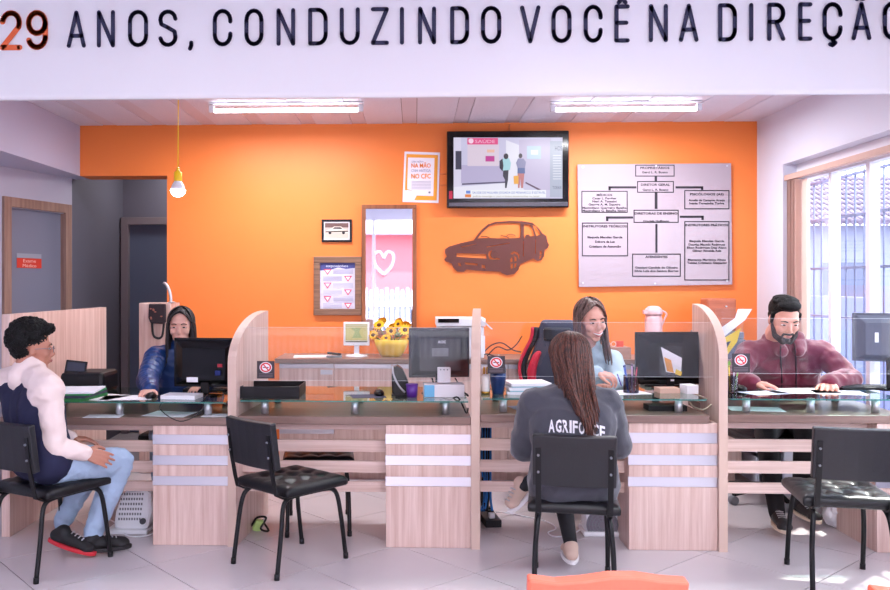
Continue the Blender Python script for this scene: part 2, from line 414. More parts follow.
fn = thing('picket_fence', 'white picket fence across the street seen in the mirror', 'fence', (0, -7.2, 0))
bm = nb(); box(bm, -6, 4, -8.6, -8.5, 0, 1.25); tag(obj('low_wall', bm, mat('slate_render', (104, 108, 138), .9)), 'slate low wall behind the picket fence in the mirror', 'wall')
for k in range(36):
    bm = nb(); x = -3.2+k*.13; box(bm, x, x+.06, -7.22, -7.18, 0, 1.35+.05*(k % 2)); obj('picket', bm, M_wplastic, fn)
bm = nb(); box(bm, -3.2, 1.5, -7.17, -7.13, .45, .55); box(bm, -3.2, 1.5, -7.17, -7.13, .95, 1.05); obj('fence_rail', bm, M_wplastic, fn)

# ceiling boards
bm = nb(); box(bm, XL, XR+.2, 4.64, YB+.02, ZC+.012, ZC+.3); ceil = struct('ceiling', bm, mat('ceiling_gap', (90, 84, 90), .8))
M_c1 = mat('ceiling_textured', (222, 222, 236), .6, bump=.9, bscale=45, var=.03, vscale=50); M_c2 = mat('ceiling_plain', (214, 208, 220), .5)
x = X(403, YB)-.415*9; k = 0
while x < XR:
    for wd, m_ in ((.115, M_c2), (.300, M_c1)):
        a, b = max(x, XL), min(x+wd-.004, XR)
        if b-a > .01:
            bm = nb(); box(bm, a, b, 4.64, YB, ZC+(0 if m_ is M_c1 else .003), ZC+.012); obj('ceiling_board', bm, m_, ceil)
        x += wd
# beam + banner
YBM = 4.60; ZB = 2.522
bm = nb(); box(bm, -4.4, XR, YBM+.004, 4.635, ZB+.004, 3.3); struct('beam', bm, M_white)
ban = thing('banner', 'long white vinyl banner with large dark slogan lettering along the beam', 'banner', (0, YBM, ZB))
def banner_sheet():
    bm = nb(); nx, nz = 220, 24; x0, x1 = -3.2, XR; z0, z1 = ZB, 3.22
    g = []
    for i in range(nx+1):
        x = x0+(x1-x0)*i/nx; row = []
        for j in range(nz+1):
            z = z0+(z1-z0)*j/nz
            wk = math.exp(-((x+1.9)/.7)**2)
            y = YBM-.004-.004*wk*(1+noise.noise(Vector((x*1.3+z*2, z*9-x*1.8, 0))))-.001*noise.noise(Vector((x*2, z*3, 5)))
            row.append(bm.verts.new((x, y-.002, z)))
        g.append(row)
    for i in range(nx):
        for j in range(nz):
            bm.faces.new((g[i][j], g[i+1][j], g[i+1][j+1], g[i][j+1])).smooth = True
    edge = [g[i][0] for i in range(nx+1)]
    low = [bm.verts.new((v_.co.x, YBM+.003, v_.co.z)) for v_ in edge]
    for i in range(nx): bm.faces.new((edge[i], low[i], low[i+1], edge[i+1]))
    return bm
obj('banner_sheet', banner_sheet(), mat('glossy_white_vinyl', (240, 240, 243), .28, coat=.3), ban)
ZBASE = 2.806; CAP = .206
# stroke letters: unit box x 0..1, y 0..1
def arc(cx, cy, rx_, ry_, a0, a1, n=8): return [(cx+rx_*math.cos(R(a0+(a1-a0)*k/n)), cy+ry_*math.sin(R(a0+(a1-a0)*k/n))) for k in range(n+1)]
ovl = arc(.5, .72, .5, .28, 0, 180)+arc(.5, .28, .5, .28, 180, 360)+[(1, .72)]
LET = {
 'A': [[(0, 0), (.5, 1), (1, 0)], [(.17, .3), (.83, .3)]], 'N': [[(0, 0), (0, 1), (1, 0), (1, 1)]], 'O': [ovl],
 'S': [[(.98, .78)]+arc(.5, .76, .48, .24, 10, 180)[1:]+[(.08, .62), (.5, .52), (.92, .4)]+arc(.5, .24, .48, .24, 0, -170)],
 'C': [[(1, .68)]+arc(.5, .72, .5, .28, 5, 180)+arc(.5, .28, .5, .28, 180, 355)+[(1, .32)]],
 'D': [[(0, 0), (0, 1), (.5, 1)]+arc(.5, .72, .5, .28, 80, 0)+arc(.5, .28, .5, .28, 0, -90)+[(0, 0)]],
 'U': [[(0, 1), (0, .28)]+arc(.5, .28, .5, .28, 180, 360)+[(1, 1)]], 'Z': [[(0, 1), (1, 1), (0, 0), (1, 0)]], 'I': [[(0, 0), (0, 1)]],
 'V': [[(0, 1), (.5, 0), (1, 1)]], 'E': [[(1, 1), (0, 1), (0, 0), (1, 0)], [(0, .52), (.88, .52)]],
 'R': [[(0, 0), (0, 1), (.5, 1)]+arc(.5, .75, .5, .25, 80, -80)+[(.5, .5), (0, .5)], [(.5, .5), (1, 0)]],
 ',': [[(.5, .06), (.5, -.02), (.2, -.12)]],
 '2': [arc(.5, .72, .48, .28, 175, 0)+[(.95, .6), (0, 0), (1, 0)]],
 '9': [arc(.5, .70, .46, .3, 0, 360, 14), [(.96, .7), (.96, .28)]+arc(.5, .28, .46, .28, 0, -165)]}
LET['Ê'] = LET['E']+[[(.2, 1.12), (.5, 1.25), (.8, 1.12)]]
LET['Ç'] = LET['C']+[[(.5, 0), (.55, -.08), (.68, -.13), (.5, -.2), (.35, -.17)]]
LET['Ã'] = LET['A']+[[(.2, 1.14), (.35, 1.22), (.6, 1.14), (.8, 1.22)]]
def stroke(bm, pts, w_, y0, th=.0015):
    for a, b in zip(pts, pts[1:]):
        a = Vector(a); b = Vector(b); dd = (b-a)
        if dd.length < 1e-6: continue
        dd.normalize(); n = Vector((-dd.y, dd.x))*w_
        q = [a+n, b+n, b-n, a-n]; prism(bm, [(p.x, y0, p.y) for p in q], (0, th, 0))
    for p in pts:
        prism(bm, [(p[0]+w_*math.cos(t), y0, p[1]+w_*math.sin(t)) for t in [2*math.pi*k/10 for k in range(10)]], (0, th, 0))
slog = [('2',1,23.7,1),('9',26.5,50,1),('A',68,87,0),('N',98,116,0),('O',129,149,0),('S',159,178.6,0),(',',188,196,0),('C',213.5,233,0),('O',245,264,0),('N',277,295.6,0),
 ('D',308.5,328,0),('U',340,360,0),('Z',371,389,0),('I',400,404,0),('N',418,436,0),('D',450,469,0),('O',480.7,501,0),('V',519.7,540,0),('O',551,571,0),('C',583,602,0),('Ê',613.7,629,0),
 ('N',648,667,0),('A',678,697.5,0),('D',717,735.8,0),('I',748,752,0),('R',766,784,0),('E',796.8,811,0),('Ç',821,841,0),('Ã',850,869.7,0),('O',881,901,0)]
for ch, a, b, big in slog:
    w_ = .0150 if big else .0112
    x0, x1 = X(a, YBM)+w_, X(b, YBM)-w_; zb = ZBASE-(.010 if big else 0); hh = CAP+(.016 if big else 0)
    if ch == 'I': x0 = x1 = (x0+x1)/2
    bm = nb()
    for st in LET[ch]: stroke(bm, [(x0+(x1-x0)*p[0], zb+w_+(hh-2*w_)*p[1]) for p in st], w_, YBM-.0175)
    obj('letter', bm, M_oletter if big else M_letter, ban, label='orange digit' if big else None)

# tube lights
for k, (a, b, py, lab) in enumerate(((209, 364, 111.5, 'white ceiling tube light nearest the pendant bulb'), (550, 700, 110.5, 'white ceiling tube light above the organisation chart'))):
    dep = 1.255*F/(HY-py); p = U(a, py, dep); q = U(b, py, dep); q.y = p.y
    tl = thing('tube_light', lab, 'ceiling light', ((p.x+q.x)/2, p.y, ZC-.06), group='ceiling tube lights')
    z = ZC-.045
    bm = nb(); box(bm, p.x, q.x, p.y-.018, p.y+.018, ZC-.012, ZC-.001); obj('light_housing', bm, M_wplastic, tl, bev=.003)
    bm = nb(); tube(bm, [(p.x+.04, p.y, z-.012), (q.x-.04, p.y, z-.012)], .015, 12); obj('light_tube', bm, mat('tube_glow', (255, 250, 255), .5, emit=7), tl)
    for e in (p.x+.02, q.x-.02):
        bm = nb(); box(bm, e-.018, e+.018, p.y-.018, p.y+.018, z-.028, ZC-.02); obj('tube_cap', bm, M_wplastic, tl, bev=.002)
# pendant bulb
pd = U(178, 190, 5.45)
pt = thing('pendant_lamp', 'glowing bare bulb in yellow socket hanging on a yellow cord', 'lamp', (pd.x, pd.y, pd.z))
M_y = mat('yellow_plastic', (250, 205, 20), .4)
bm = nb(); tube(bm, [(pd.x, pd.y, pd.z+.14), (pd.x+.002, pd.y, ZC)], .0035, 8); obj('cord', bm, M_y, pt)
bm = nb(); lathe(bm, (pd.x, pd.y, pd.z+.055), [(.022, 0), (.026, .005), (.026, .06), (.012, .068), (.008, .085), (.004, .09)]); obj('lamp_socket', bm, M_y, pt)
bm = nb(); lathe(bm, (pd.x, pd.y, pd.z), [(.047, 0), (.045, .015), (.035, .038), (.024, .056), (.02, .062)]); obj('bulb_body', bm, M_wplastic, pt)
bm = nb(); lathe(bm, (pd.x, pd.y, pd.z), [(.005, -.046), (.028, -.038), (.043, -.022), (.049, -.005), (.048, .001)]); obj('bulb_dome', bm, mat('bulb_glow', (235, 240, 255), .5, emit=14), pt)

# ================================================================== WALL ITEMS
YW = YB-.001
# TV
t = thing('television', 'black flat television showing two people walking, mounted on the orange wall', 'television', W(508, 205, YB-.06))
def wbox(bm, x0, y0, x1, y1, Ya, Yb_, mi=0):
    a = W(x0, y1, Ya); b = W(x1, y0, Ya); box(bm, a.x, b.x, Ya, Yb_, a.z, b.z, mi)
bm = nb(); wbox(bm, 447, 130.5, 569, 208, YB-.085, YB-.02); obj('tv_body', bm, M_blackg, t, bev=.006)
bm = nb(); wbox(bm, 480, 150, 540, 190, YB-.02, YB); obj('wall_bracket', bm, M_black, t)
YT = YB-.0855
bm = nb(); wbox(bm, 449, 202, 568, 206.5, YT-.006, YT); obj('tv_speaker_bar', bm, mat('tv_chin', (90, 90, 96), .25, .8), t, bev=.002)
P = Print(YT, .0005); E = .62
P.rect((206, 202, 232), 453.6, 137.5, 562.5, 198.5, E)
P.rect((186, 178, 214), 461, 165, 506, 183, E); P.rect((222, 216, 240), 453.6, 137.5, 461, 198.5, E)
P.poly((236, 234, 250), [(506, 140), (519, 145), (519, 184), (532, 198), (453.6, 198), (453.6, 187), (506, 183)], E)
P.poly((200, 190, 222), [(519, 140), (551, 137.5), (551, 190), (540, 190), (519, 182)], E)
P.poly((90, 84, 112), [(462, 183.4), (506, 181.4), (506, 182.8), (462, 185)], E); P.poly((90, 60, 90), [(526, 182), (541, 189.5), (538, 190), (525, 183)], E)
P.rect((60, 62, 84), 455.5, 151, 461.5, 169.5, E); P.rect((224, 208, 226), 467.5, 144, 499, 166, E)
P.rect((230, 80, 140), 467.3, 138, 498, 144.5, E); P.poly((250, 220, 240), [(471+2.6*math.cos(R(a)), 141+2.6*math.sin(R(a))) for a in range(0, 360, 30)], E)
P.text((250, 200, 225), 'SAÚDE', 485, 143, 3.2, 20, E)
P.rect((196, 60, 150), 485.5, 156, 494.5, 161.5, E); P.rect((240, 190, 170), 487, 149.5, 494.5, 152.5, E)
P.rect((190, 214, 240), 527, 146, 541, 159, E); P.rect((240, 244, 252), 531, 150, 538, 154.5, E)
P.rect((176, 184, 206), 550, 141, 562.5, 197, E); P.text((70, 76, 110), 'HOS', 558.5, 150.5, 4.4, 7, E)
P.text((90, 96, 120), 'TORAX', 557, 189, 3, 9, E)
for k in range(10): P.rect((214, 218, 232), 553, 155+k*2.6, 561, 156+k*2.6, E, k=P.k)
# walking figures
P.poly((40, 42, 60), [(503.2, 170), (508.6, 170), (508, 180), (506.6, 188), (505, 188), (505, 180), (503, 176)], E)
P.poly((168, 216, 226), [(503, 158.5), (509, 158), (511, 163), (510, 170), (503, 170.5), (501.8, 164)], E)
P.poly((38, 40, 56), [(499.5, 161), (502.5, 158.5), (503.5, 166), (502.5, 171.5), (499.6, 168)], E)
P.poly((34, 28, 40), [(506+2.4*math.cos(R(a)), 156.3+3*math.sin(R(a))) for a in range(0, 360, 30)], E)
P.poly((196, 120, 120), [(517.5, 172), (524.5, 172), (523, 188), (521, 188), (520.5, 178), (519.5, 188), (518, 188)], E)
P.poly((84, 104, 160), [(517.5, 167), (525, 167), (525, 173.5), (517.5, 173.5)], E)
P.poly((140, 140, 180), [(518, 158.5), (523.5, 158.5), (526, 162), (525, 168), (517.5, 168), (516, 163)], E)
P.poly((40, 32, 44), [(520.5+1.9*math.cos(R(a)), 155.8+2.5*math.sin(R(a))) for a in range(0, 360, 30)], E)
P.poly((244, 176, 60), [(513.5, 176), (518.5, 175.5), (518.5, 184), (514, 184)], E)
P.rect((244, 246, 252), 465, 190, 546, 197.5, E); P.rect((230, 130, 60), 465, 194.3, 471, 197.3, E); P.rect((110, 140, 220), 466, 190.6, 470.5, 193.6, E)
P.text((40, 90, 200), 'SAÚDE DE MULHER JOGADA DE PENHASCO É ESTÁVEL', 509, 193.7, 2.2, 73, E)
P.text((150, 130, 90), 'polícia investiga o caso e busca testemunhas no local', 506, 197, 1.6, 66, E)
P.done('tv_screen', t)
P = Print(YT-.0005); P.rect((170, 30, 60), 449, 191, 452.5, 199); P.done('red_sticker', t)
bm = nb(); tube(bm, [W(509, 131, YB-.01), W(509, 127, YB-.01), W(510, 124, YB-.01)], .005, 6); tube(bm, [W(440, 174, YB-.006), W(447, 174, YB-.006)], .004, 6); tube(bm, [W(440, 185, YB-.006), W(447, 185, YB-.006)], .004, 6); obj('tv_cable', bm, mat('orange_conduit', (220, 120, 60), .5), t)
# poster
t = thing('poster', 'white and orange notice poster left of the television', 'poster', W(421, 203, YW))
bm = nb(); prism(bm, [W(404.5, 151.5, YW-.004), W(440, 152.5, YW-.004), W(438.5, 203, YW-.004), W(402.5, 202, YW-.004)], (0, .004, 0)); obj('poster_board', bm, flatc((236, 228, 236)), t)
P = Print(YW-.0045)
P.poly((240, 160, 50), [(406.5, 154), (438, 155), (436.7, 200.5), (414, 200), (417, 195), (405, 190)]); P.poly((240, 232, 240), [(408, 157.5), (434.5, 158), (433.3, 196), (416, 195.5), (413.5, 191), (407.2, 189)])
P.poly((236, 228, 236), [(402.9, 193), (407, 190), (414, 191), (417.5, 194), (413.5, 201.5), (402.6, 201.5)])
P.text((110, 110, 150), 'CNH NOVA', 417.5, 162.6, 1.8, 12); P.text((240, 130, 40), 'NA MÃO', 421, 167.6, 4.2, 19.5, bold=.02); P.text((130, 130, 170), 'CNH ANTIGA', 421, 172, 2.8, 19.5); P.text((240, 140, 40), 'NO CFC', 421, 178.4, 4.6, 19.5, bold=.02)
for k in range(6): P.rect((196, 190, 206), 411.5, 181+k*1.5, 431, 181.6+k*1.5, k=P.k)
P.rect((120, 120, 140), 428.5, 191.5, 430.5, 193.3); P.done('poster_print', t)
# mirror
t = thing('wall_mirror', 'tall brown-framed mirror on the orange wall reflecting the street', 'mirror', W(390, 330, YW))
M_mf = wood('mirror_frame_wood', (120, 68, 40), (160, 96, 60), (30, 30, 2))
def picframe(t, x0, y0, x1, y1, th, dep, m, name='frame_side'):
    for q in ((x0, y0, x1, y0+th), (x0, y1-th, x1, y1), (x0, y0+th, x0+th, y1-th), (x1-th, y0+th, x1, y1-th)):
        bm = nb(); wbox(bm, *q, YB-dep, YB); obj(name, bm, m, t, bev=.004)
picframe(t, 361.5, 204.5, 416.5, 335, 4.2, .03, M_mf)
bm = nb(); wbox(bm, 365, 208, 413, 331.5, YB-.012, YB-.004); obj('mirror_glass', bm, mat('mirror_silver', (238, 238, 242), .02, 1.0), t)
# small car photo
t = thing('car_photo', 'small black-framed photograph of a car above the framed notice', 'picture', W(336, 242, YW))
picframe(t, 321.5, 219.3, 351.8, 242, 2.2, .02, M_black)
P = Print(YB-.01); P.rect((232, 226, 232), 323.5, 221.5, 349.8, 240)
P.rect((196, 178, 170), 325, 223, 348.5, 238); P.rect((110, 80, 76), 325, 223, 348.5, 227.5); P.rect((206, 190, 176), 325, 232.5, 348.5, 238)
P.poly((226, 210, 196), [(325.5, 231), (331, 228.5), (334, 226.5), (341, 226.5), (344, 229), (348, 230), (348, 233), (326, 233)]); P.poly((60, 50, 56), [(332.5, 228.8), (334.6, 227.2), (340.5, 227.2), (342.5, 229)])
P.poly((70, 56, 50), [(325.6, 231.3), (348, 230.6), (348, 231.8), (325.6, 232.4)])
for cx in (330, 343.5): P.poly((40, 36, 40), [(cx+1.5*math.cos(R(a)), 232.8+1.5*math.sin(R(a))) for a in range(0, 360, 30)], k=P.k)
P.done('photo_print', t)
# framed notice
t = thing('framed_notice', 'wide brown-framed notice with small red triangles', 'picture', W(337, 316, YW))
M_nf = wood('rustic_frame', (104, 74, 58), (150, 112, 88), (1.5, 30, 60))
picframe(t, 313.5, 256.5, 361.3, 315.3, 6.4, .03, M_nf)
P = Print(YB-.012); P.rect((226, 222, 240), 319.5, 262.5, 355.5, 309.5)
P.poly((72, 76, 140), [(320, 262.8), (355, 262.8), (355, 268), (346, 269), (338, 267.5), (330, 270), (320, 270.5)]); P.text((230, 230, 245), 'exposições', 337, 267, 2.4, 22)
for k in range(6):
    cx = 327.5 if k % 2 == 0 else 348; cy = 269+k*6.8
    P.poly((214, 60, 100), [(cx-4, cy), (cx+4, cy), (cx, cy+6)]); P.poly((240, 236, 246), [(cx-2.5, cy+.9), (cx+2.5, cy+.9), (cx, cy+4.6)])
    x0, x1 = (333, 353) if k % 2 == 0 else (323, 342)
    for j in range(4): P.rect((186, 184, 206), x0, cy+.4+j*1.25, x1, cy+1+j*1.25, k=P.k)
P.done('notice_print', t)
# organisation chart
t = thing('organisation_chart', 'large pale panel with black staff chart bolted to the orange wall', 'sign', W(655, 286, YW))
bm = nb(); prism(bm, [W(577.5, 164.5, YB-.03), W(731, 163.2, YB-.03), W(732.3, 284.5, YB-.03), W(579, 287, YB-.03)], (0, .006, 0)); obj('chart_panel', bm, mat('pale_acrylic', (172, 158, 168), .22, coat=.25), t)
for a, b in ((583, 167), (656, 166), (727, 166), (583, 283), (655, 283.5), (727, 281)):
    bm = nb(); p = W(a, b, YB-.03); tube(bm, [(p.x, YB-.034, p.z), (p.x, YB, p.z)], .008, 10); obj('standoff', bm, M_chrome, t)
P = Print(YB-.0306, .0003); K = (38, 34, 44)
def rbox(x0, y0, x1, y1): P.frame(K, x0, y0, x1, y1, .95)
S = 759/180.
def q(x, y): return (570+x/S, 150+y/S*1.0)
boxes = [(275,62,441,112,['PROPRIETÁRIOS','Gerci L. R. Bueno'],[80,98]), (283,131,438,180,['DIRETOR GERAL','Gerci L. R. Bueno'],[151,172]),
 (48,172,243,265,['MÉDICOS','Cesar L. Pergher','Neri A. Tatezini','George A. M. Siqueira','Maximiliano Guerreiro Batalha','Maximiliano G. Batalha Júnior'],[194,208,221,234,248,260]),
 (482,169,672,250,['PSICÓLOGOS (AS)','Amelia de Camargo Araujo','Ivania Terezinha Turiga'],[191,216,229]),
 (268,252,458,307,['DIRETORAS DE ENSINO','Graciela Hoffmann'],[272,304]),
 (50,306,245,448,['INSTRUTORES TEÓRICOS','Ilisquela Mendes Garcia','Débora da Luz','Cristiano de Assunção'],[326,372,391,411]),
 (262,437,467,534,['ATENDENTES','Gessiani Candida de Oliveira','Silvia Luís dos Santos Borges'],[455,500,514]),
 (482,300,672,550,['INSTRUTORES PRÁTICOS','Ilisquela Mendes Garcia','Douglas Macedo Rodrigues','Elton Rodrigues Dias Alano','Gilmar Almeida Reis','Massanna Martinica Altess','Tobias Cristiano Gasparini'],[321,388,403,416,429,467,480])]
for x0, y0, x1, y1, ls, by in boxes:
    a, b = q(x0, y0); c, e = q(x1, y1); rbox(a, b, c, e)
    for n_, (s_, yy) in enumerate(zip(ls, by)):
        wd = min((c-a)*.95, len(s_)*(2.25 if n_ == 0 else 1.52)); P.text(K, s_, (a+c)/2, q(0, yy)[1], 2.2 if n_ == 0 else 2.1, wd, bold=.03, k=P.k)
for x0, y0, x1, y1 in ((357,112,367,131),(357,180,369,248),(360,312,369,433),(162,153,280,162),(162,153,172,170),(445,153,560,162),(552,153,562,168),(152,280,266,289),(152,280,162,300),(463,277,562,286),(554,277,564,295)):
    a, b = q(x0, y0); c, e = q(x1, y1); P.rect(K, a, b, c, e, k=P.k)
P.done('chart_print', t)
# metal car silhouette
def c6(x, y, Y): return W(400+x/3.93, 180+y/3.93, Y)
outer = [(175,312),(184,300),(177,285),(178,272),(192,262),(240,248),(290,237),(305,215),(325,192),(345,175),(375,165),(430,161),(480,162),(520,168),(545,190),(560,210),(575,220),(580,245),(586,255),(580,268),(568,275),(566,300),(555,315),(540,318),(526,308),(500,318),(472,330),(466,352),(448,370),(420,374),(400,366),(396,360),(330,358),(262,352),(250,361),(225,360),(210,345),(203,328),(180,320)]
holes = [[(305,230),(322,207),(352,180),(380,171),(430,168),(473,169),(475,195),(473,228),(440,229),(400,230),(350,228)], [(487,174),(511,175),(524,200),(528,220),(512,222),(505,214),(495,216),(487,232)], [(520,178),(532,181),(548,203),(552,215),(536,220),(530,202)],
 [(222,287),(338,291),(340,309),(222,302)], [(350,280),(362,276),(356,292),(362,305),(394,308),(391,313),(352,312),(346,295)], [(226,325),(238,326),(241,339),(230,338)], [(254,324),(306,328),(304,336),(258,332)], [(320,333),(334,335),(336,348),(322,346)],
 [(434,288),(448,280),(462,284),(470,296),(468,314),(462,296),(450,288),(440,294)], [(433,312),(441,300),(443,320),(434,324)], [(448,298),(458,304),(459,318),(450,322)], [(434,330),(444,328),(444,346),(436,350)], [(450,328),(459,326),(456,342),(449,346)],
 [(548,282),(556,276),(558,290),(549,294)], [(548,298),(557,296),(553,308),(547,310)], [(484,240),(487,240),(486,300),(483,300)], [(532,232),(535,232),(534,290),(531,290)], [(240,262),(300,250),(302,252),(242,265)], [(340,262),(430,246),(432,249),(342,265)]]
cu = bpy.data.curves.new('c', 'CURVE'); cu.dimensions = '2D'; cu.fill_mode = 'BOTH'; cu.extrude = .0015
for lp in [outer]+holes:
    sp = cu.splines.new('POLY'); sp.points.add(len(lp)-1); sp.use_cyclic_u = True
    for k, (a, b) in enumerate(lp):
        p = c6(a, b, YB-.015); sp.points[k].co = (p.x, p.z, 0, 1)
oo = bpy.data.objects.new('c', cu); COL.objects.link(oo)
me = bpy.data.meshes.new_from_object(oo.evaluated_get(bpy.context.evaluated_depsgraph_get())); bpy.data.objects.remove(oo)
me.transform(Matrix(((1,0,0,0),(0,0,1,YB-.015),(0,1,0,0),(0,0,0,1))))
t = thing('car_silhouette', 'dark brown cut-out silhouette of an old car on the orange wall', 'wall decoration', c6(380, 374, YW))
obj('car_plate', me, mat('dark_brown_metal', (92, 42, 32), .45, .0), t)
bm = nb()
for l in ([(318,222),(340,222),(352,228)], [(395,218),(415,222),(428,228)]): tube(bm, [c6(a, b, YB-.015) for a, b in l], .0035, 5)
tube(bm, [c6(436+17*math.cos(R(a)), 222+9*math.sin(R(a)), YB-.015) for a in range(180, 361, 20)], .003, 5)
ell(bm, c6(503, 223, YB-.015), (.02, .002, .014)); tube(bm, [c6(372+14*math.cos(R(a)), 293+14*math.sin(R(a)), YB-.015) for a in range(0, 361, 24)], .004, 5)
obj('car_details', bm, MC['dark_brown_metal'], t)

# ================================================================== COUNTERS
HT = {'A': .733, 'B': .745, 'C': .762, 'D': .767}
YBK = 5.46
XP = {0: (-2.40, -2.40), 1: (X(233, YC), X(264.5, YBK)), 2: (X(475.5, YC), X(477, YBK)), 3: (X(722.5, YC), X(696, YBK))}
def divider(k, z0, z1, lab):
    xa, xb = XP[k]; t = .05
    bm = nb(); pr = [(YC-.02, 0), (YC-.02, z0)]
    n = 12
    for i in range(1, n+1):
        a = i/n*90; pr.append((YC-.02+(YBK-YC-.0)*(1-math.cos(R(a)))*1.0, z0+(z1-z0)*math.sin(R(a))))
    pr = [pr[0], pr[1]]+[(YC-.02+(YBK-YC+.02)*(1-math.cos(R(i/n*90))), z0+(z1-z0)*math.sin(R(i/n*90))) for i in range(1, n+1)]+[(YBK, 0)]
    prism(bm, [(xa+(xb-xa)*(y-YC)/(YBK-YC)-t/2, y, z) for y, z in pr], (t, 0, 0))
    o = thing('divider_panel', lab, 'divider', ((xa+xb)/2, (YC+YBK)/2, 0), group='curved counter dividers')
    obj('panel', bm, M_wood, o, bev=.002)
    bm = nb(); tape = [(xa+(xb-xa)*(y-YC)/(YBK-YC), y, z) for y, z in pr[:-1]]
    for a, b in zip(tape, tape[1:]):
        a, b = Vector(a), Vector(b); nn = Vector((0, -(b.z-a.z), (b.y-a.y))).normalized()*.0015
        prism(bm, [a+Vector((-t/2+.001, 0, 0)), b+Vector((-t/2+.001, 0, 0)), b+Vector((t/2-.001, 0, 0)), a+Vector((t/2-.001, 0, 0))], nn)
    obj('edge_band', bm, M_woodh if False else mat('edge_band', (206, 178, 164), .5), o)
    return o
divider(1, 1.045, 1.325, 'curved wooden divider between the left desk and the desk with black tray')
divider(2, 1.05, 1.340, 'curved wooden divider between navy tumbler and blue tissue box')
divider(3, 1.085, 1.372, 'curved wooden divider left of the bearded man')
bm = nb(); box(bm, -2.45, -2.40, 4.90, 6.46, 0, 1.32)
tag(obj('divider_panel', bm, M_wood, bev=.002), 'plain straight wooden divider behind the boy with glasses', 'divider')
def slots(z_t): # heights relative to worktop underside
    s = (z_t-.045)/.70
    return s
def desk(key, x0, x1, ped, lab):
    zt = HT[key]; s = (zt-.045)/.70
    t = thing('service_desk', lab, 'desk', ((x0+x1)/2, YC+.35, 0), group='reception desks')
    bm = nb(); box(bm, x0, x1, YC-.01, YBK, zt-.045, zt); obj('worktop', bm, M_top, t, bev=.004)
    pa, pb_ = ped
    bands = [(.645*s, zt-.045), (.523*s, .589*s), (.402*s, .468*s), (0, .349*s)]
    for z0, z1 in bands:
        bm = nb(); box(bm, pa, pb_, YC, YC+.02, z0+.001, z1-.0015); obj('pedestal_board', bm, M_wood, t, bev=.0015)
    for z0, z1 in ((.589*s, .645*s), (.468*s, .523*s), (.349*s, .402*s)):
        bm = nb(); box(bm, pa-.003, pb_, YC+.004, YC+.018, z0, z1); obj('metal_strip', bm, M_metal, t)
    bm = nb(); box(bm, pa, pa+.018, YC+.021, YC+.45, .0, zt-.046); box(bm, pb_-.018, pb_, YC+.021, YC+.45, .0, zt-.046); box(bm, pa+.018, pb_-.018, YC+.43, YC+.45, 0, zt-.046)
    obj('pedestal_box', bm, M_wood, t)
    sp = [(x0, pa)] if pa > x0+.1 else []
    if pb_ < x1-.1: sp.append((pb_, x1))
    YS = YC+.10
    for a, b in sp:
        for z0, z1 in ((.652*s, zt-.045), (.523*s, .592*s), (.402*s, .470*s), (.290*s, .350*s)):
            bm = nb(); box(bm, a, b, YS, YS+.02, z0, z1-.001); obj('slat', bm, M_woodh, t, bev=.002)
    zg = zt+.082
    bm = nb(); box(bm, x0+.015, x1-.015, YC-.005, YBK-.02, zg, zg+.008); gt = obj('glass_top', bm, M_tglass, t)
    bm = nb(); box(bm, x0+.015, x1-.015, YC-.0065, YC-.0055, zg+.0005, zg+.0075); obj('glass_edge', bm, M_gedge, gt)
    n = max(2, int((x1-x0)/.55))
    for y in (YC+.09, YBK-.13):
        for k in range(n+1):
            x = x0+.14+(x1-x0-.28)*k/n
            bm = nb(); lathe(bm, (x, y, zt), [(.022, 0), (.022, zg-zt)]); obj('standoff', bm, M_chrome, t)
    return t
E0 = .03
desk('A', -2.395, XP[1][0]-.026, (X(153, YC), XP[1][0]-.026), 'left reception desk where the woman in navy jacket works')
desk('B', XP[1][0]+.026+.002, XP[2][0]-.026, (X(386, YC), XP[2][0]-.026), 'reception desk carrying the black tray and blue tissue box')
desk('C', XP[2][0]+.026, XP[3][0]-.026-.05, (X(629, YC), XP[3][0]-.027), 'reception desk between client in grey hoodie and smiling woman')
desk('D', XP[3][0]+.026, XR-.01, (X(877, YC), XR-.012), 'right reception desk where the bearded man works')
ZG = {k: v+.090 for k, v in HT.items()}
# acrylic shields
def shield(xa, xb, pt_, pb_, mid, lab, sticker):
    Y = YC+.12; a = W(mid, pt_, Y); b = W(mid, pb_, Y)
    t = thing('acrylic_shield', lab, 'screen', ((xa+xb)/2, Y, b.z), group='clear counter screens')
    bm = nb(); box(bm, xa, xb, Y-.002, Y+.002, b.z, a.z); obj('acrylic_sheet', bm, M_acryl, t)
    bm = nb(); box(bm, xa, xb, Y-.0021, Y+.0021, a.z, a.z+.0009); box(bm, xa, xb, Y-.0021, Y+.0021, b.z-.0009, b.z); obj('sheet_edge', bm, mat('acrylic_edge', (225, 230, 235), .25), t)
    x0, y0, x1, y1 = sticker; cx = (x0+x1)/2
    P = Print(Y-.0026, .0003); P.rect((58, 48, 56), x0, y0, x1, y1)
    r = (x1-x0)*.31; cy = y0+r+1
    def circ(c, rr, sx=1.15): P.poly(c, [(cx+rr*sx*math.cos(R(a)), cy+rr*math.sin(R(a))) for a in range(0, 360, 18)])
    circ((236, 230, 236), r); circ((214, 54, 60), r*.88); circ((238, 232, 238), r*.62)
    P.poly((60, 50, 60), [(cx-r*.55, cy-.4), (cx+r*.55, cy-.4), (cx+r*.55, cy+.5), (cx-r*.55, cy+.5)]); P.poly((214, 54, 60), [(cx-r*.55, cy-r*.5), (cx-r*.35, cy-r*.6), (cx+r*.6, cy+r*.45), (cx+r*.4, cy+r*.6)])
    for k in range(3): P.rect((120, 108, 116), x0+2, y1-5+k*1.5, x1-2, y1-4.5+k*1.5, k=P.k)
    P.done('no_smoking_sticker', t)
    return t
Ys = YC+.12
def pxx(k): return XP[k][0]+(XP[k][1]-XP[k][0])*(.12/(YBK-YC))
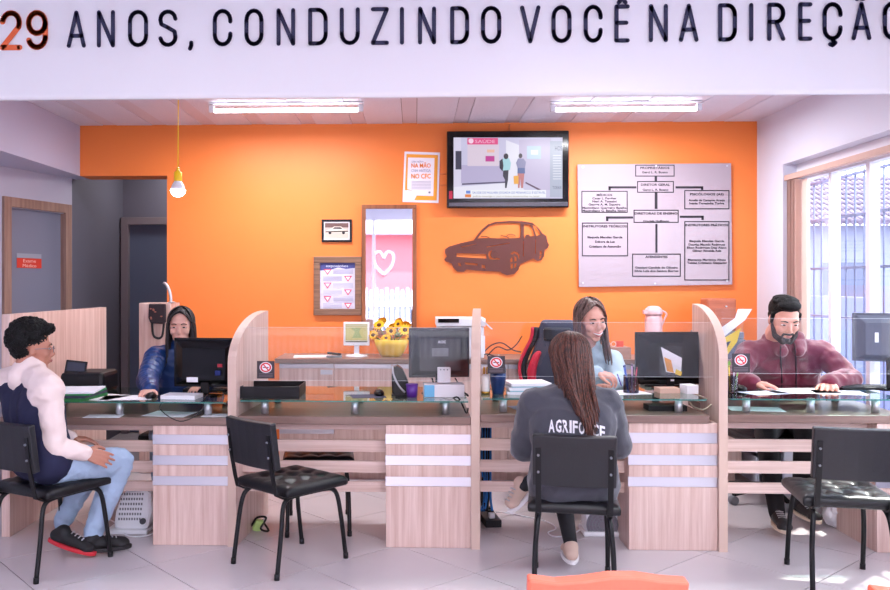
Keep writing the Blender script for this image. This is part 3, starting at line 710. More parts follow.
shield(pxx(1)+.025, pxx(2)-.025, 327.5, 380.5, 350, 'clear acrylic screen above the black tray', (257, 361, 274.5, 378.5))
shield(pxx(2)+.025, pxx(3)-.025, 322.5, 376.5, 590, 'clear acrylic screen in front of the smiling woman', (487.5, 356, 505, 373.5))
shield(pxx(3)+.025, XR-.02, 318.5, 373.5, 800, 'clear acrylic screen in front of the bearded man', (732, 353.5, 750, 372.5))

# ================================================================== CREDENZA AND THINGS ON IT
def Cc(xc, yc, z): return Vector((xc*rx-yc*ry, xc*ry+yc*rx, z))
CY0, CY1, CZ = 6.40, 6.88, .93
cr = thing('credenza', 'long low wooden credenza with taupe top along the orange wall', 'cabinet', (X(450, CY0), CY0+.24, 0))
cx0, cx1 = X(279, CY0), X(742, CY0)
bm = nb(); box(bm, cx0-.03, cx1+.02, CY0-.02, CY1, CZ-.035, CZ); obj('cabinet_top', bm, M_top, cr, bev=.003)
bm = nb(); box(bm, cx0, cx1, CY0+.02, CY1, .08, CZ-.036); obj('cabinet_body', bm, M_wood, cr)
bm = nb(); box(bm, cx0+.03, cx1-.03, CY0+.06, CY1, 0, .08); obj('plinth', bm, M_wood, cr)
edges = [279, 334, 392, 450, 508, 566, 624, 682, 742]
M_alu = mat('aluminium_profile', (205, 205, 214), .35, .8)
for k, (a, b) in enumerate(zip(edges, edges[1:])):
    xa, xb = X(a, CY0)+.003, X(b, CY0)-.003
    if k == 0:
        for z0, z1 in ((.665, .86), (.40, .625), (.10, .36)):
            bm = nb(); box(bm, xa, xb, CY0, CY0+.02, z0, z1-.004); dw = obj('drawer', bm, M_wood, cr, bev=.001)
            bm = nb(); box(bm, xa, xb, CY0-.008, CY0+.015, z1-.004, z1+.030); obj('drawer_handle', bm, M_alu, dw, bev=.002)
    else:
        bm = nb(); box(bm, xa, xb, CY0, CY0+.02, .10, .855); dw = obj('cabinet_door', bm, M_wood, cr, bev=.001)
        bm = nb(); box(bm, xa, xb, CY0-.008, CY0+.015, .856, .890); obj('door_handle', bm, M_alu, dw, bev=.002)
bm = nb(); wbox(bm, 320.5, 370, 332.5, 374.5, CY0-.003, CY0+.001); obj('drawer_label', bm, mat('label_grey', (200, 200, 210), .4), cr)
# little white monitor
def stand_screen(px0, px1, y0, y1, Y, zd, lab, m_body, name='computer_monitor'):
    a = W(px0, y1, Y); b = W(px1, y0, Y); c = (a.x+b.x)/2
    t = thing(name, lab, 'monitor', (c, Y, zd))
    return t, a, b, c
t, a, b, c = stand_screen(343.5, 369.5, 322, 345.5, 6.6, CZ, 'small white monitor with yellow screen beside the sunflower pot', M_wplastic)
bm = nb(); box(bm, a.x, b.x, 6.59, 6.63, a.z, b.z); obj('monitor_body', bm, M_wplastic, t, bev=.006)
P = Print(6.589); P.rect((226, 206, 130), 345.5, 324, 367.5, 340.5, .5); P.rect((150, 140, 110), 345.5, 341, 367.5, 342.2, .3)
P.poly((180, 190, 120), [(351, 328), (361, 328), (359, 332), (362, 338), (352, 338), (355, 332)], .5); P.rect((230, 220, 190), 346, 324.5, 367, 326.5, .5); P.done('screen_picture', t)
bm = nb(); box(bm, c-.02, c+.02, 6.61, 6.64, CZ+.01, a.z+.02); obj('monitor_neck', bm, M_wplastic, t, bev=.004)
bm = nb(); lathe(bm, (c, 6.62, CZ), [(.09, 0), (.085, .01), (.02, .016)]); obj('monitor_foot', bm, M_wplastic, t)
# sunflowers
px = W(391.5, 353, 6.62)
t = thing('flower_pot', 'yellow pot of sunflowers on the credenza', 'flower pot', (px.x, 6.62, CZ))
bm = nb(); lathe(bm, (px.x, 6.62, CZ), [(.075, 0), (.10, .03), (.128, .09), (.138, .132), (.130, .135), (.118, .09)], 28); obj('pot', bm, mat('yellow_glaze', (236, 196, 66), .3), t)
bm = nb(); lathe(bm, (px.x, 6.62, CZ+.10), [(.12, 0), (.118, .005)]); obj('soil', bm, mat('moss', (92, 84, 40), .9), t)
M_pet = mat('sunflower_petal', (250, 186, 20), .6); M_cen = mat('sunflower_centre', (90, 56, 24), .9, bump=.5, bscale=200); M_leaf = mat('leaf_green', (96, 112, 46), .6)
fl = [(379, 325, 6.58, .05), (405, 330, 6.56, .055), (391, 331, 6.62, .045), (398, 324, 6.66, .04), (373, 335, 6.60, .045), (386, 338, 6.55, .04), (409, 339, 6.6, .04)]
for fx, fy, fY, fr in fl:
    c = W(fx, fy, fY); nrm = Vector((rnd.uniform(-.4, .4), -1, rnd.uniform(.2, 1.0))).normalized(); q4 = nrm.to_track_quat('Z', 'Y').to_matrix()
    bm = nb(); tube(bm, [(px.x+(c.x-px.x)*.3, 6.62, CZ+.1), tuple(c-nrm*.01)], .004, 6); st = obj('stem', bm, M_leaf, t)
    bm = nb()
    for ring, (n_, rr) in enumerate(((14, 1.0), (12, .8))):
        for k in range(n_):
            a = 2*math.pi*(k+.5*ring)/n_; d0 = Vector((math.cos(a), math.sin(a), 0)); d1_ = Vector((-math.sin(a), math.cos(a), 0))
            pts = [d0*fr*.35-d1_*fr*.1, d0*fr*.7*rr-d1_*fr*.17+Vector((0, 0, .006)), d0*fr*rr*1.05+Vector((0, 0, rnd.uniform(-.01, .012))), d0*fr*.7*rr+d1_*fr*.17+Vector((0, 0, .006)), d0*fr*.35+d1_*fr*.1]
            prism(bm, [c+q4 @ p for p in pts], q4 @ Vector((0, 0, .0015)))
    obj('petals', bm, M_pet, t)['kind'] = 'stuff'
    bm = nb(); ell(bm, c, (fr*.38, fr*.38, fr*.14), q4); obj('flower_centre', bm, M_cen, t)
for k in range(9):
    a = rnd.uniform(0, 6.28); c = Vector((px.x+math.cos(a)*.10, 6.62+math.sin(a)*.10, CZ+.15+rnd.uniform(0, .06))); bm = nb()
    d0 = Vector((math.cos(a), math.sin(a), .4)).normalized(); d1_ = d0.cross(Vector((0, 0, 1))).normalized()
    prism(bm, [c-d0*.03, c+d1_*.022, c+d0*.05, c-d1_*.022], (0, 0, .002)); obj('leaf', bm, M_leaf, t)
# papers on the credenza
def sheet(name, lab, cx, cy, z, w_, d_, rz, m=None, th=.0012, cat='paper', group=None, bend=0.):
    bm = nb(); obox(bm, (cx, cy, z+th/2+.0006), (w_, d_, th), (0, 0, R(rz)))
    return tag(obj(name, bm, m or M_paper), lab, cat, group)
p = W(312, 356, 6.55); sheet('paper_sheet', 'loose white paper lying at the left end of the credenza', p.x, 6.6, CZ, .30, .21, 6)
p = W(331, 356, 6.55); t = thing('stapler', 'small grey stapler on the credenza left of the white monitor', 'stapler', (p.x+.03, 6.5, CZ))
bm = nb(); obox(bm, (p.x+.03, 6.5, CZ+.008), (.12, .035, .014), (0, 0, .2)); obj('stapler_base', bm, M_grey, t, bev=.003)
bm = nb(); obox(bm, (p.x+.03, 6.5, CZ+.03), (.11, .028, .016), (0, .12, .2)); obj('stapler_arm', bm, M_black, t, bev=.005)
# white printer behind the middle monitor
a = W(436, 355, 6.5); b = W(485, 318, 6.5)
t = thing('printer', 'white printer on the credenza behind the back of the middle monitor', 'printer', ((a.x+b.x)/2, 6.62, CZ))
bm = nb(); box(bm, a.x+.01, b.x-.01, 6.46, 6.80, CZ, 1.17); obj('printer_body', bm, M_wplastic, t, bev=.01)
bm = nb(); box(bm, a.x, b.x, 6.44, 6.82, 1.175, b.z); obj('scanner_lid', bm, M_wplastic, t, bev=.006)
bm = nb(); wbox(bm, 438, 318.7, 459, 322.7, 6.436, 6.441); obj('control_panel', bm, M_blackg, t)
bm = nb(); p = W(484, 318, 6.44); obox(bm, (p.x+.025, 6.5, 1.19), (.10, .16, .008), (0, .75, 0)); obj('paper_guide', bm, M_wplastic, t)
bm = nb(); wbox(bm, 480, 336, 485, 354, 6.40, 6.44); obj('paper_tray', bm, M_paper, t)
# cables on credenza
bm = nb()
for pts in ([(484, 352), (492, 345), (502, 343), (513, 350), (521, 352)], [(487, 356), (497, 347), (508, 350), (516, 345), (522, 336)], [(478, 358), (486, 354), (494, 356), (503, 357)]):
    tube(bm, [W(x_, y_, 6.55) for x_, y_ in pts], .0045, 6, sub=6)
tag(obj('power_cables', bm, M_black), 'tangled black power cables right of the white printer', 'cable')
# thermos jug
p = W(653.5, 355, 6.6); zt_ = W(653, 306, 6.6).z-CZ
t = thing('vacuum_jug', 'pale pink pump vacuum jug on the credenza', 'jug', (p.x, 6.6, CZ)); M_pink = mat('pale_pink_plastic', (216, 176, 180), .3)
bm = nb(); lathe(bm, (p.x, 6.6, CZ), [(.062, 0), (.066, .02), (.066, zt_-.10), (.058, zt_-.07)], 24); obj('jug_body', bm, M_pink, t)
bm = nb(); lathe(bm, (p.x, 6.6, CZ+zt_-.07), [(.064, 0), (.068, .012), (.060, .05), (.04, .068), (.02, .07)], 24); obox(bm, (p.x-.06, 6.58, CZ+zt_-.045), (.05, .035, .03)); obj('pump_lid', bm, M_pink, t)
bm = nb(); tube(bm, [(p.x+.055, 6.6, CZ+zt_-.03), (p.x+.10, 6.6, CZ+zt_-.06), (p.x+.085, 6.6, CZ+zt_-.10), (p.x+.06, 6.6, CZ+zt_-.16)], .007, 8, sub=4); obj('jug_handle', bm, M_pink, t)
# red box, glasses, wooden tray on credenza
a = W(609, 358, 6.5); b = W(627, 347, 6.5)
t = thing('wooden_box', 'low brown wooden box on the credenza right of the smiling woman', 'box', ((a.x+b.x)/2, 6.55, CZ))
bm = nb(); box(bm, a.x-.01, b.x+.02, 6.45, 6.65, CZ, b.z); obj('box_body', bm, wood('brown_box', (150, 110, 96), (176, 136, 120), (2, 30, 30)), t, bev=.004)
bm = nb(); a = W(617, 347, 6.5); box(bm, a.x, a.x+.05, 6.5, 6.54, b.z+.001, b.z+.045); tag(obj('red_box', bm, mat('red_card', (214, 66, 40), .5), bev=.002), 'tiny red box standing on the brown wooden box', 'box')
bm = nb(); c = W(612, 347, 6.5)
for s_ in (-.022, .022): tube(bm, [(c.x-.01+s_+.018*math.cos(a_), 6.5, b.z+.022+.018*math.sin(a_)) for a_ in [k*.55 for k in range(13)]], .002, 5)
tag(obj('eyeglasses', bm, M_wplastic), 'pair of white-rimmed glasses on the brown wooden box', 'glasses')
# brown wooden case on grey printer at the right end
a = W(706, 352, 6.5); b = W(741, 326, 6.5)
t = thing('printer', 'dark grey printer under the brown case behind the right divider', 'printer', ((a.x+b.x)/2, 6.62, CZ))
bm = nb(); box(bm, a.x-.04, b.x+.02, 6.44, 6.80, CZ, CZ+.15); obj('printer_body', bm, mat('slate_plastic', (92, 96, 116), .45), t, bev=.012)
bm = nb(); box(bm, a.x-.03, b.x+.01, 6.46, 6.78, CZ+.152, CZ+.205); obj('scanner_lid', bm, mat('slate_plastic_light', (118, 120, 140), .45), t, bev=.008)
a = W(706.5, 325, 6.55); b = W(737, 298.5, 6.55)
t = thing('wooden_case', 'upright reddish brown case standing on the dark grey printer', 'case', ((a.x+b.x)/2, 6.6, CZ+.208))
M_case = wood('reddish_case', (168, 88, 60), (192, 108, 78), (2, 2, 30))
bm = nb(); box(bm, a.x, b.x, 6.56, 6.70, CZ+.208, b.z); obj('case_body', bm, M_case, t, bev=.012)
bm = nb(); box(bm, a.x+.01, b.x-.01, 6.545, 6.559, CZ+.22, b.z-.01); obj('case_door', bm, M_case, t, bev=.004)
bm = nb(); tube(bm, [((a.x+b.x)/2+.03, 6.545, b.z-.06), ((a.x+b.x)/2+.03, 6.53, b.z-.06)], .006, 8); obj('case_knob', bm, M_chrome, t)
# small shelf of binders near the right wall, seen between the slats
t = thing('binder_shelf', 'low open white shelf of binders seen between the right slats', 'shelf', (X(790, 6.55), 6.5, 0))
xa, xb = X(742, 6.55)+.05, XR-.03
bm = nb(); box(bm, xa, xb, 6.4, 6.8, .20, .23); box(bm, xa, xb, 6.4, 6.8, .60, .63); box(bm, xa, xa+.02, 6.4, 6.8, 0, .6); box(bm, xb-.02, xb, 6.4, 6.8, 0, .6); obj('shelf_frame', bm, M_white, t)
cols = [((38, 34, 40), .05), ((38, 34, 40), .05), ((240, 210, 90), .05), ((200, 40, 50), .03), ((50, 44, 52), .07), ((240, 224, 150), .06), ((244, 226, 120), .05), ((30, 110, 70), .035), ((236, 236, 240), .03), ((40, 70, 150), .035), ((236, 236, 240), .03), ((30, 120, 110), .035), ((230, 230, 236), .06)]
cn = ['black', 'charcoal', 'yellow', 'red', 'dark grey', 'cream', 'lemon', 'green', 'white', 'blue', 'ivory', 'teal', 'pale grey']
xx = xa+.03
for (c_, w_), n_ in zip(cols, cn):
    bm = nb(); box(bm, xx, xx+w_-.003, 6.43, 6.68, .231, .231+.28+rnd.uniform(-.02, .03))
    tag(obj('binder', bm, flatc(c_), bev=.003), n_+' binder standing on the low white shelf', 'binder', 'binders on the low shelf'); xx += w_+.002

# left: wooden post panel, shoulder bag, silver lamp arm
a = W(139, 303, 6.6); b = W(171, 303, 6.6)
t = thing('wooden_cabinet', 'tall narrow wooden cabinet with a bag hung on it by the corridor', 'cabinet', ((a.x+b.x)/2, 6.68, 0))
bm = nb(); box(bm, a.x, b.x, 6.6, 6.85, 0, a.z); obj('cabinet_body', bm, M_wood, t, bev=.003)
bm = nb(); box(bm, a.x+.05, b.x-.004, 6.59, 6.599, .05, a.z-.01); obj('cabinet_door', bm, M_wood, t, bev=.002)
bm = nb(); tube(bm, [W(157, 306, 6.588), W(157, 306, 6.57)], .008, 8); obj('hook', bm, M_chrome, t)
t = thing('shoulder_bag', 'black patterned shoulder bag with strap hanging on the wooden cabinet', 'bag', W(157, 338, 6.55))
bm = nb(); pts = [(148.5, 304), (165, 304), (165.5, 322), (163, 324), (150, 323), (148, 318)]
prism(bm, [W(x_, y_, 6.55) for x_, y_ in pts], (0, .035, 0)); obj('bag_body', bm, mat('patterned_black_fabric', (40, 30, 38), .8, bump=.4, bscale=60), t, bev=.008)
bm = nb(); tube(bm, [W(x_, y_, 6.57) for x_, y_ in ((152, 320), (153, 334), (157, 338), (162, 336), (164, 322))], .009, 8, sub=5); obj('bag_strap', bm, mat('black_strap', (26, 24, 30), .7), t)
P = Print(6.5485)
for k in range(7):
    cx = 150+rnd.random()*13; cy = 307+rnd.random()*14; P.poly((150, 88, 74), [(cx+1.3*math.cos(R(a_)), cy+.8*math.sin(R(a_))) for a_ in range(0, 360, 60)])
P.done('bag_flowers', t)
t = thing('desk_lamp', 'curved silver lamp arm rising beside the wooden cabinet', 'lamp', W(171, 305, 6.62))
bm = nb(); tube(bm, [W(x_, y_, 6.62) for x_, y_ in ((171, 303), (170.5, 295), (168, 287), (164.5, 283), (163.5, 284))], [.012, .012, .012, .010, .006], 10, sub=4); obj('lamp_arm', bm, M_chrome, t)
bm = nb(); p = W(171, 303, 6.62); lathe(bm, (p.x, 6.64, a.z+.0), [(.03, 0), (.03, .008), (.012, .012)]); obj('lamp_base', bm, M_chrome, t)

# ================================================================== THINGS ON THE DESKS
def monitor(px0, px1, y0, y1, d, key, lab, yaw=0., m=None, logo=None, chin=0.):
    """seen from behind; the screen faces the staff"""
    a = U(px0, y1, d); b = U(px1, y0, d); c = (a+b)/2; w_ = (b-a).xy.length; h_ = b.z-a.z; zd = ZG[key]
    m = m or M_black; t = thing('computer_monitor', lab, 'monitor', (c.x, c.y, zd)); Rm = Matrix.Rotation(R(yaw)+TH, 4, 'Z'); T = Matrix.Translation((c.x, c.y, c.z))@Rm
    def bx(nm, cx, cy, cz, sx, sy, sz, mm, par=t, bev=.004):
        bm = nb(); vs = box(bm, cx-sx/2, cx+sx/2, cy-sy/2, cy+sy/2, cz-sz/2, cz+sz/2)
        for v_ in vs: v_.co = T @ v_.co
        return obj(nm, bm, mm, par, bev=bev)
    bx('monitor_bezel', 0, .018, 0, w_, .022, h_, m, bev=.004)
    bm = nb()
    f = [(-w_/2+.01, 0), (w_/2-.01, 0)]
    for pts in [[(-w_*.47, .007, -h_*.46), (w_*.47, .007, -h_*.46), (w_*.47, .007, h_*.46), (-w_*.47, .007, h_*.46)]]:
        base = [bm.verts.new(T @ Vector(p)) for p in pts]; top = [bm.verts.new(T @ Vector((p[0]*.72, -.03, p[2]*.72-.01))) for p in pts]
        bm.faces.new(top); 
        for k in range(4): bm.faces.new((base[k], base[(k+1) % 4], top[(k+1) % 4], top[k]))
        bm.faces.new(base[::-1])
    bp = obj('monitor_back', bm, m, t, bev=.006)
    bx('screen_glass', 0, .0295, .0, w_-.03, .001, h_-.03, M_blackg, bev=0)
    if chin: bx('chin_bar', 0, -.001, -h_/2+chin/2, w_, .02, chin, M_blackg)
    zb = zd-c.z
    bx('monitor_neck', 0, .0, (zb-h_*.15)/2+.005, .05, .025, abs(-h_*.15-zb)-.01, M_black, bev=.004)
    bm = nb(); o_ = T @ Vector((0, .01, 0)); lathe(bm, (0, 0, 0), [(.11, 0), (.105, .008), (.03, .014)], 28)
    for v_ in bm.verts: v_.co = Vector((o_.x+v_.co.x, o_.y+v_.co.y*.8, zd+.0005+v_.co.z))
    obj('monitor_foot', bm, M_blackg, t)
    for k, sx in enumerate((-1, 1)):
        pass
    if logo:
        bm = nb(); put_text(bm, logo, lambda u_, v_: T @ Vector((u_, -.0312, v_)), .01, h_*.20, .016, .05, bold=.03); obj('logo', bm, flatc((190, 190, 200)), t)
        bx('rating_label', .0, -.031, h_*.02, .10, .001, .05, mat('label_grey2', (110, 110, 118), .4), bev=0)
    return t, T, w_, h_, bx
t, T, w_, h_, bx = monitor(173, 237, 338, 387, 5.12, 'A', 'black monitor seen from behind in front of the woman in navy', -4, M_blackg)
bx('sticker', -.07, -.031, -h_*.34, .07, .001, .03, M_paper, bev=0); bx('port_cover', .10, -.0315, -h_*.05, .03, .001, .02, flatc((180, 40, 60)), bev=0)
bx('vga_plug', .09, -.035, -h_*.2, .035, .02, .03, flatc((30, 50, 130)))
t, T, w_, h_, bx = monitor(409, 470, 328, 377.5, 5.1, 'B', 'dark monitor with white logo seen from behind, left of the middle divider', 5, mat('charcoal_plastic', (46, 46, 54), .38), 'AOC')
t, T, w_, h_, bx = monitor(635.5, 704.5, 332, 384, 5.2, 'C', 'wide black monitor left of the right divider, small white sticker', 3, M_blackg, None, .06)
bx('sticker', .03-.02, -.0125, -h_/2+.03, .022, .001, .022, M_paper, bev=0)
t, T, w_, h_, bx = monitor(857, 925, 313, 362, 5.1, 'D', 'grey-backed monitor at the right edge by the window', -22, mat('grey_back', (88, 92, 108), .4))
bx('sticker', -.08, -.031, .0, .02, .001, .06, M_paper, bev=0)
def mouse(px, d, key, lab, rz=0, m=None):
    p = V(px, ZG[key], d); t = thing('computer_mouse', lab, 'mouse', p)
    bm = nb(); ell(bm, (p.x, p.y, p.z+.012), (.031, .052, .024), Matrix.Rotation(R(rz), 3, 'Z'), sub=3)
    for v_ in bm.verts: v_.co.z = max(v_.co.z, p.z+.0015)
    obj('mouse_body', bm, m or M_black, t)
    bm = nb(); q_ = Matrix.Rotation(R(rz), 3, 'Z') @ Vector((0, .03, 0)); obox(bm, (p.x+q_.x, p.y+q_.y, p.z+.033), (.006, .018, .006), (0, 0, R(rz))); obj('scroll_wheel', bm, M_grey, t, bev=.002)
    return t
mouse(151, 4.98, 'A', 'black mouse under the hand of the woman in navy')
mouse(379, 5.02, 'B', 'black mouse on the desk with the purple cup')
mouse(741, 5.05, 'D', 'black mouse beside the pen holder on the right desk')
# mouse pad and keyboards
p = V(368, ZG['B'], 4.98); bm = nb(); obox(bm, (p.x, p.y, ZG['B']+.0003), (.20, .16, .0006), (0, 0, .2)); tag(obj('mouse_pad', bm, mat('blue_grey_pad', (60, 66, 90), .8)), 'dark mouse pad partly under the black mouse near the purple cup', 'mouse pad')
def keyboard(px, d, key, lab, rz, w_=.42):
    p = V(px, ZG[key], d); t = thing('keyboard', lab, 'keyboard', p); Rm = Matrix.Translation(p)@Matrix.Rotation(R(rz), 4, 'Z')
    bm = nb(); vs = box(bm, -w_/2, w_/2, -.07, .07, .0008, .016)
    for v_ in vs: v_.co = Rm @ v_.co
    obj('keyboard_body', bm, M_black, t, bev=.003)
    bm = nb()
    for r_ in range(5):
        for c_ in range(18):
            vs = box(bm, -w_/2+.012+c_*(w_-.024)/18, -w_/2+.012+(c_+.85)*(w_-.024)/18, -.06+r_*.024, -.06+r_*.024+.019, .016, .021)
            for v_ in vs: v_.co = Rm @ v_.co
    obj('keys', bm, mat('key_plastic', (36, 36, 42), .5), t)['kind'] = 'stuff'
keyboard(212, 5.35, 'A', 'black keyboard behind the left monitor', 0, .34)
keyboard(868, 5.16, 'D', 'black keyboard on the right desk before the monitor', 4, .40)
keyboard(672, 5.34, 'C', 'black keyboard behind the wide black monitor', 0, .38)
# papers
def paper(px, d, z, w_, d_, rz, lab, name='paper_sheet', m=None, th=.0012, cat='paper', group=None):
    p = V(px, z, d); return sheet(name, lab, p.x, p.y, z, w_, d_, rz, m, th, cat, group)
paper(128, 5.0, ZG['A'], .30, .21, 8, 'white paper lying open near the left hand mouse'); paper(104, 5.02, ZG['A'], .21, .26, -20, 'creased white paper beside the stack of files on the left desk')
paper(104, 4.87, HT['A'], .21, .12, 3, 'white paper under the glass of the left desk, near the boy'); paper(170, 4.95, HT['A'], .26, .2, -10, 'white papers under the glass before the left monitor')
paper(218, 4.90, HT['A'], .18, .12, 3, 'white slip under the glass next to the first curved divider')
p = paper(182, 4.99, ZG['A'], .21, .14, -6, 'thick white pad of paper in front of the left monitor', 'paper_pad', th=.022)
paper(755, 4.92, HT['D'], .30, .18, -8, 'white sheet under the glass of the right desk'); 
paper(800, 5.05, ZG['D'], .40, .24, 4, 'white form the bearded man is reading'); paper(838, 4.98, ZG['D'], .28, .2, -12, 'second white form at the bearded man\'s left hand'); paper(765, 4.96, ZG['D'], .25, .16, 20, 'bluish white leaflet between mouse and form', m=mat('bluish_paper', (214, 222, 240), .7))
paper(628, 5.02, ZG['C'], .21, .2, 12, 'white sheet between the smiling woman and the pen pot'); paper(535, 5.0, HT['C'], .28, .2, 14, 'lilac sheet under the glass of the middle desk', m=mat('lilac_paper', (190, 186, 222), .7))
# files stack on desk A
z = ZG['A']
for k, (c_, n_, th) in enumerate((((40, 120, 60), 'green folder at the bottom of the stack beside the boy', .018), ((60, 64, 84), 'dark folder in the middle of the stack beside the boy', .014), ((36, 150, 80), 'bright green folder near the top of the stack beside the boy', .008), ((240, 240, 248), 'white papers on top of the stack beside the boy', .010))):
    paper(76+k, 4.98, z, .24, .30, -10+k*6, n_, 'folder' if k < 3 else 'paper_stack', flatc(c_), th, 'folder' if k < 3 else 'paper'); z += th+.0012
# stack on desk C
z = ZG['C']
for k, (c_, n_, th) in enumerate((((236, 236, 242), 'white file at the bottom of the stack beside the navy tumbler', .016), ((150, 200, 214), 'pale blue folder in the stack beside the navy tumbler', .006), ((240, 240, 246), 'white file in the middle of the stack beside the navy tumbler', .018), ((140, 190, 206), 'thin aqua folder in the upper stack beside the navy tumbler', .005), ((244, 242, 246), 'white papers on top of the stack beside the navy tumbler', .018))):
    paper(527+(k % 2)*2, 5.0, z, .24, .20, -4+k*3, n_, 'folder' if k % 2 else 'paper_stack', flatc(c_), th, 'folder' if k % 2 else 'paper'); z += th+.0012
# black printer with phone-like display, left
p = V(84, ZG['A'], 5.28); t = thing('printer', 'black printer with raised panel behind the boy in glasses', 'printer', p)
a = U(62, 395, 5.2); b = U(106, 372, 5.2)
bm = nb(); box(bm, a.x, b.x, a.y-.04, a.y+.24, ZG['A'], b.z); obj('printer_body', bm, M_black, t, bev=.025)
bm = nb(); obox(bm, U(76, 367.5, 5.25), (.135, .012, .085), (R(-12), R(6), 0)); obj('raised_panel', bm, M_black, t, bev=.004)
bm = nb(); obox(bm, U(76, 367.0, 5.242), (.11, .003, .055), (R(-12), R(6), 0)); obj('panel_screen', bm, mat('dim_glass', (60, 62, 78), .2), t)
# tray
a = U(240, 403, 4.86); b = U(303, 388, 4.98); zg = ZG['B']
t = thing('letter_tray', 'black letter tray on the glass beside the first curved divider', 'tray', (a.x+.17, a.y+.13, zg))
x0, x1, y0, y1 = X(241, 4.86), X(241, 4.86)+.345, 4.83, 5.12
def tray_pt(): pass
bm = nb(); box(bm, x0, x1, y0, y1, zg+.0008, zg+.006); obj('tray_base', bm, M_black, t)
for q_ in ((x0, x1, y0, y0+.006), (x0, x1, y1-.006, y1), (x0, x0+.006, y0+.006, y1-.006), (x1-.006, x1, y0+.006, y1-.006)):
    bm = nb(); box(bm, *q_, zg+.006, zg+.072); obj('tray_side', bm, M_black, t, bev=.002)
# desk phone
p = V(400, zg, 5.02); t = thing('desk_phone', 'black desk phone stood upright with silver edge beside the purple cup', 'telephone', p)
bm = nb(); pr = [(392, 392), (391.5, 376), (392.5, 368), (397, 365.5), (402, 369), (408, 382), (410, 393), (407, 399), (396, 399)]
prism(bm, [U(x_, y_, 4.98) for x_, y_ in pr], (0, .10, 0)); obj('phone_body', bm, M_black, t, bev=.006)
bm = nb(); tube(bm, [U(x_, y_, 4.975) for x_, y_ in ((392.5, 366.5), (394, 376), (399, 386), (405, 392.5))], .006, 8, sub=4); obj('phone_trim', bm, M_chrome, t)
bm = nb(); box(bm, p.x-.05, p.x+.05, p.y-.05, p.y+.10, zg+.0008, zg+.012); obj('phone_base', bm, M_black, t, bev=.003)
def cup(name, px, d, key, r0, r1, h, m, lab, cat):
    p = V(px, ZG[key]+.001, d); t = thing(name, lab, cat, p); bm = nb(); lathe(bm, p, [(r0, 0), (r1, h), (r1-.003, h), (r0-.003, .004)], 24); obj('cup_body', bm, m, t); return t, p
M_purple = mat('purple_plastic', (90, 40, 140), .35)
t, p = cup('purple_cup', 412, 4.93, 'B', .030, .035, .075, M_purple, 'small purple plastic cup on the glass left of the monitor', 'cup')
bm = nb(); lathe(bm, (p.x, p.y, p.z+.07), [(.0355, 0), (.0375, .002), (.0355, .008), (.033, .008)], 24); obj('cup_rim', bm, M_purple, t)
# tissue box and router box
p = V(443.5, zg, 4.98); t = thing('tissue_box', 'white and blue carton under the middle monitor', 'box', p)
bm = nb(); obox(bm, (p.x, p.y, zg+.038), (.235, .12, .075), (0, 0, R(4))); obj('carton', bm, mat('white_carton', (226, 220, 226), .6), t, bev=.002)
bm = nb(); obox(bm, (p.x-.085, p.y-.068, zg+.038), (.06, .002, .07), (0, 0, R(4))); obj('carton_print', bm, mat('light_blue_print', (110, 180, 220), .6), t)
p = V(444, zg+.078, 4.97); t = thing('phone_charger', 'small white device box standing on the tissue carton', 'box', p)
bm = nb(); obox(bm, (p.x, p.y, zg+.078+.048), (.078, .03, .094), (0, 0, 0)); obj('device_body', bm, mat('offwhite_plastic', (206, 200, 206), .4), t, bev=.006)
bm = nb()
for k in range(3): tube(bm, [(p.x-.02+k*.02, p.y-.017, zg+.16), (p.x-.02+k*.02, p.y-.015, zg+.16)], .005, 8)
obj('device_button', bm, M_grey, t)['kind'] = 'stuff'
# cables
def cable(name, pts, r, m, lab, sub=6, group=None):
    bm = nb(); tube(bm, pts, r, 6, sub=sub); return tag(obj(name, bm, m), lab, 'cable', group)
cable('monitor_cable', [U(432, 378, 5.05), U(437, 392, 5.0), U(448, 400, 4.95), V(458, zg+.01, 4.85), V(466, HT['B']+.02, 4.80), V(468, HT['B']+.03, 4.9)], .005, M_black, 'black cable drooping from the middle monitor to the desk')
cable('monitor_cable', [U(455, 378, 5.06), U(464, 392, 5.02), V(468, zg+.005, 4.95), V(466, zg+.006, 5.05), V(456, zg+.006, 5.1)], .0045, M_black, 'black cable coiled beside the middle divider')
cable('coiled_cable', [V(688, ZG['C']+.01, 5.05), U(700, 396, 5.0), U(712, 401, 4.95), V(714, HT['C']+.05, 4.9), V(704, HT['C']+.012, 4.86), V(694, HT['C']+.012, 4.95), V(690, HT['C']+.02, 5.1)], .0045, mat('cream_cable', (196, 180, 160), .5), 'cream and black cable coil under the glass left of the right divider')
cable('mouse_cable', [V(150, ZG['A']+.004, 5.05), V(165, ZG['A']+.004, 5.0), V(160, HT['A']+.06, 4.76), V(180, HT['A']-.01, 4.755), V(200, HT['A']+.04, 4.76), V(205, ZG['A']+.006, 4.95), V(208, ZG['A']+.006, 5.1)], .003, M_black, 'thin black mouse cable looping over the left worktop edge')
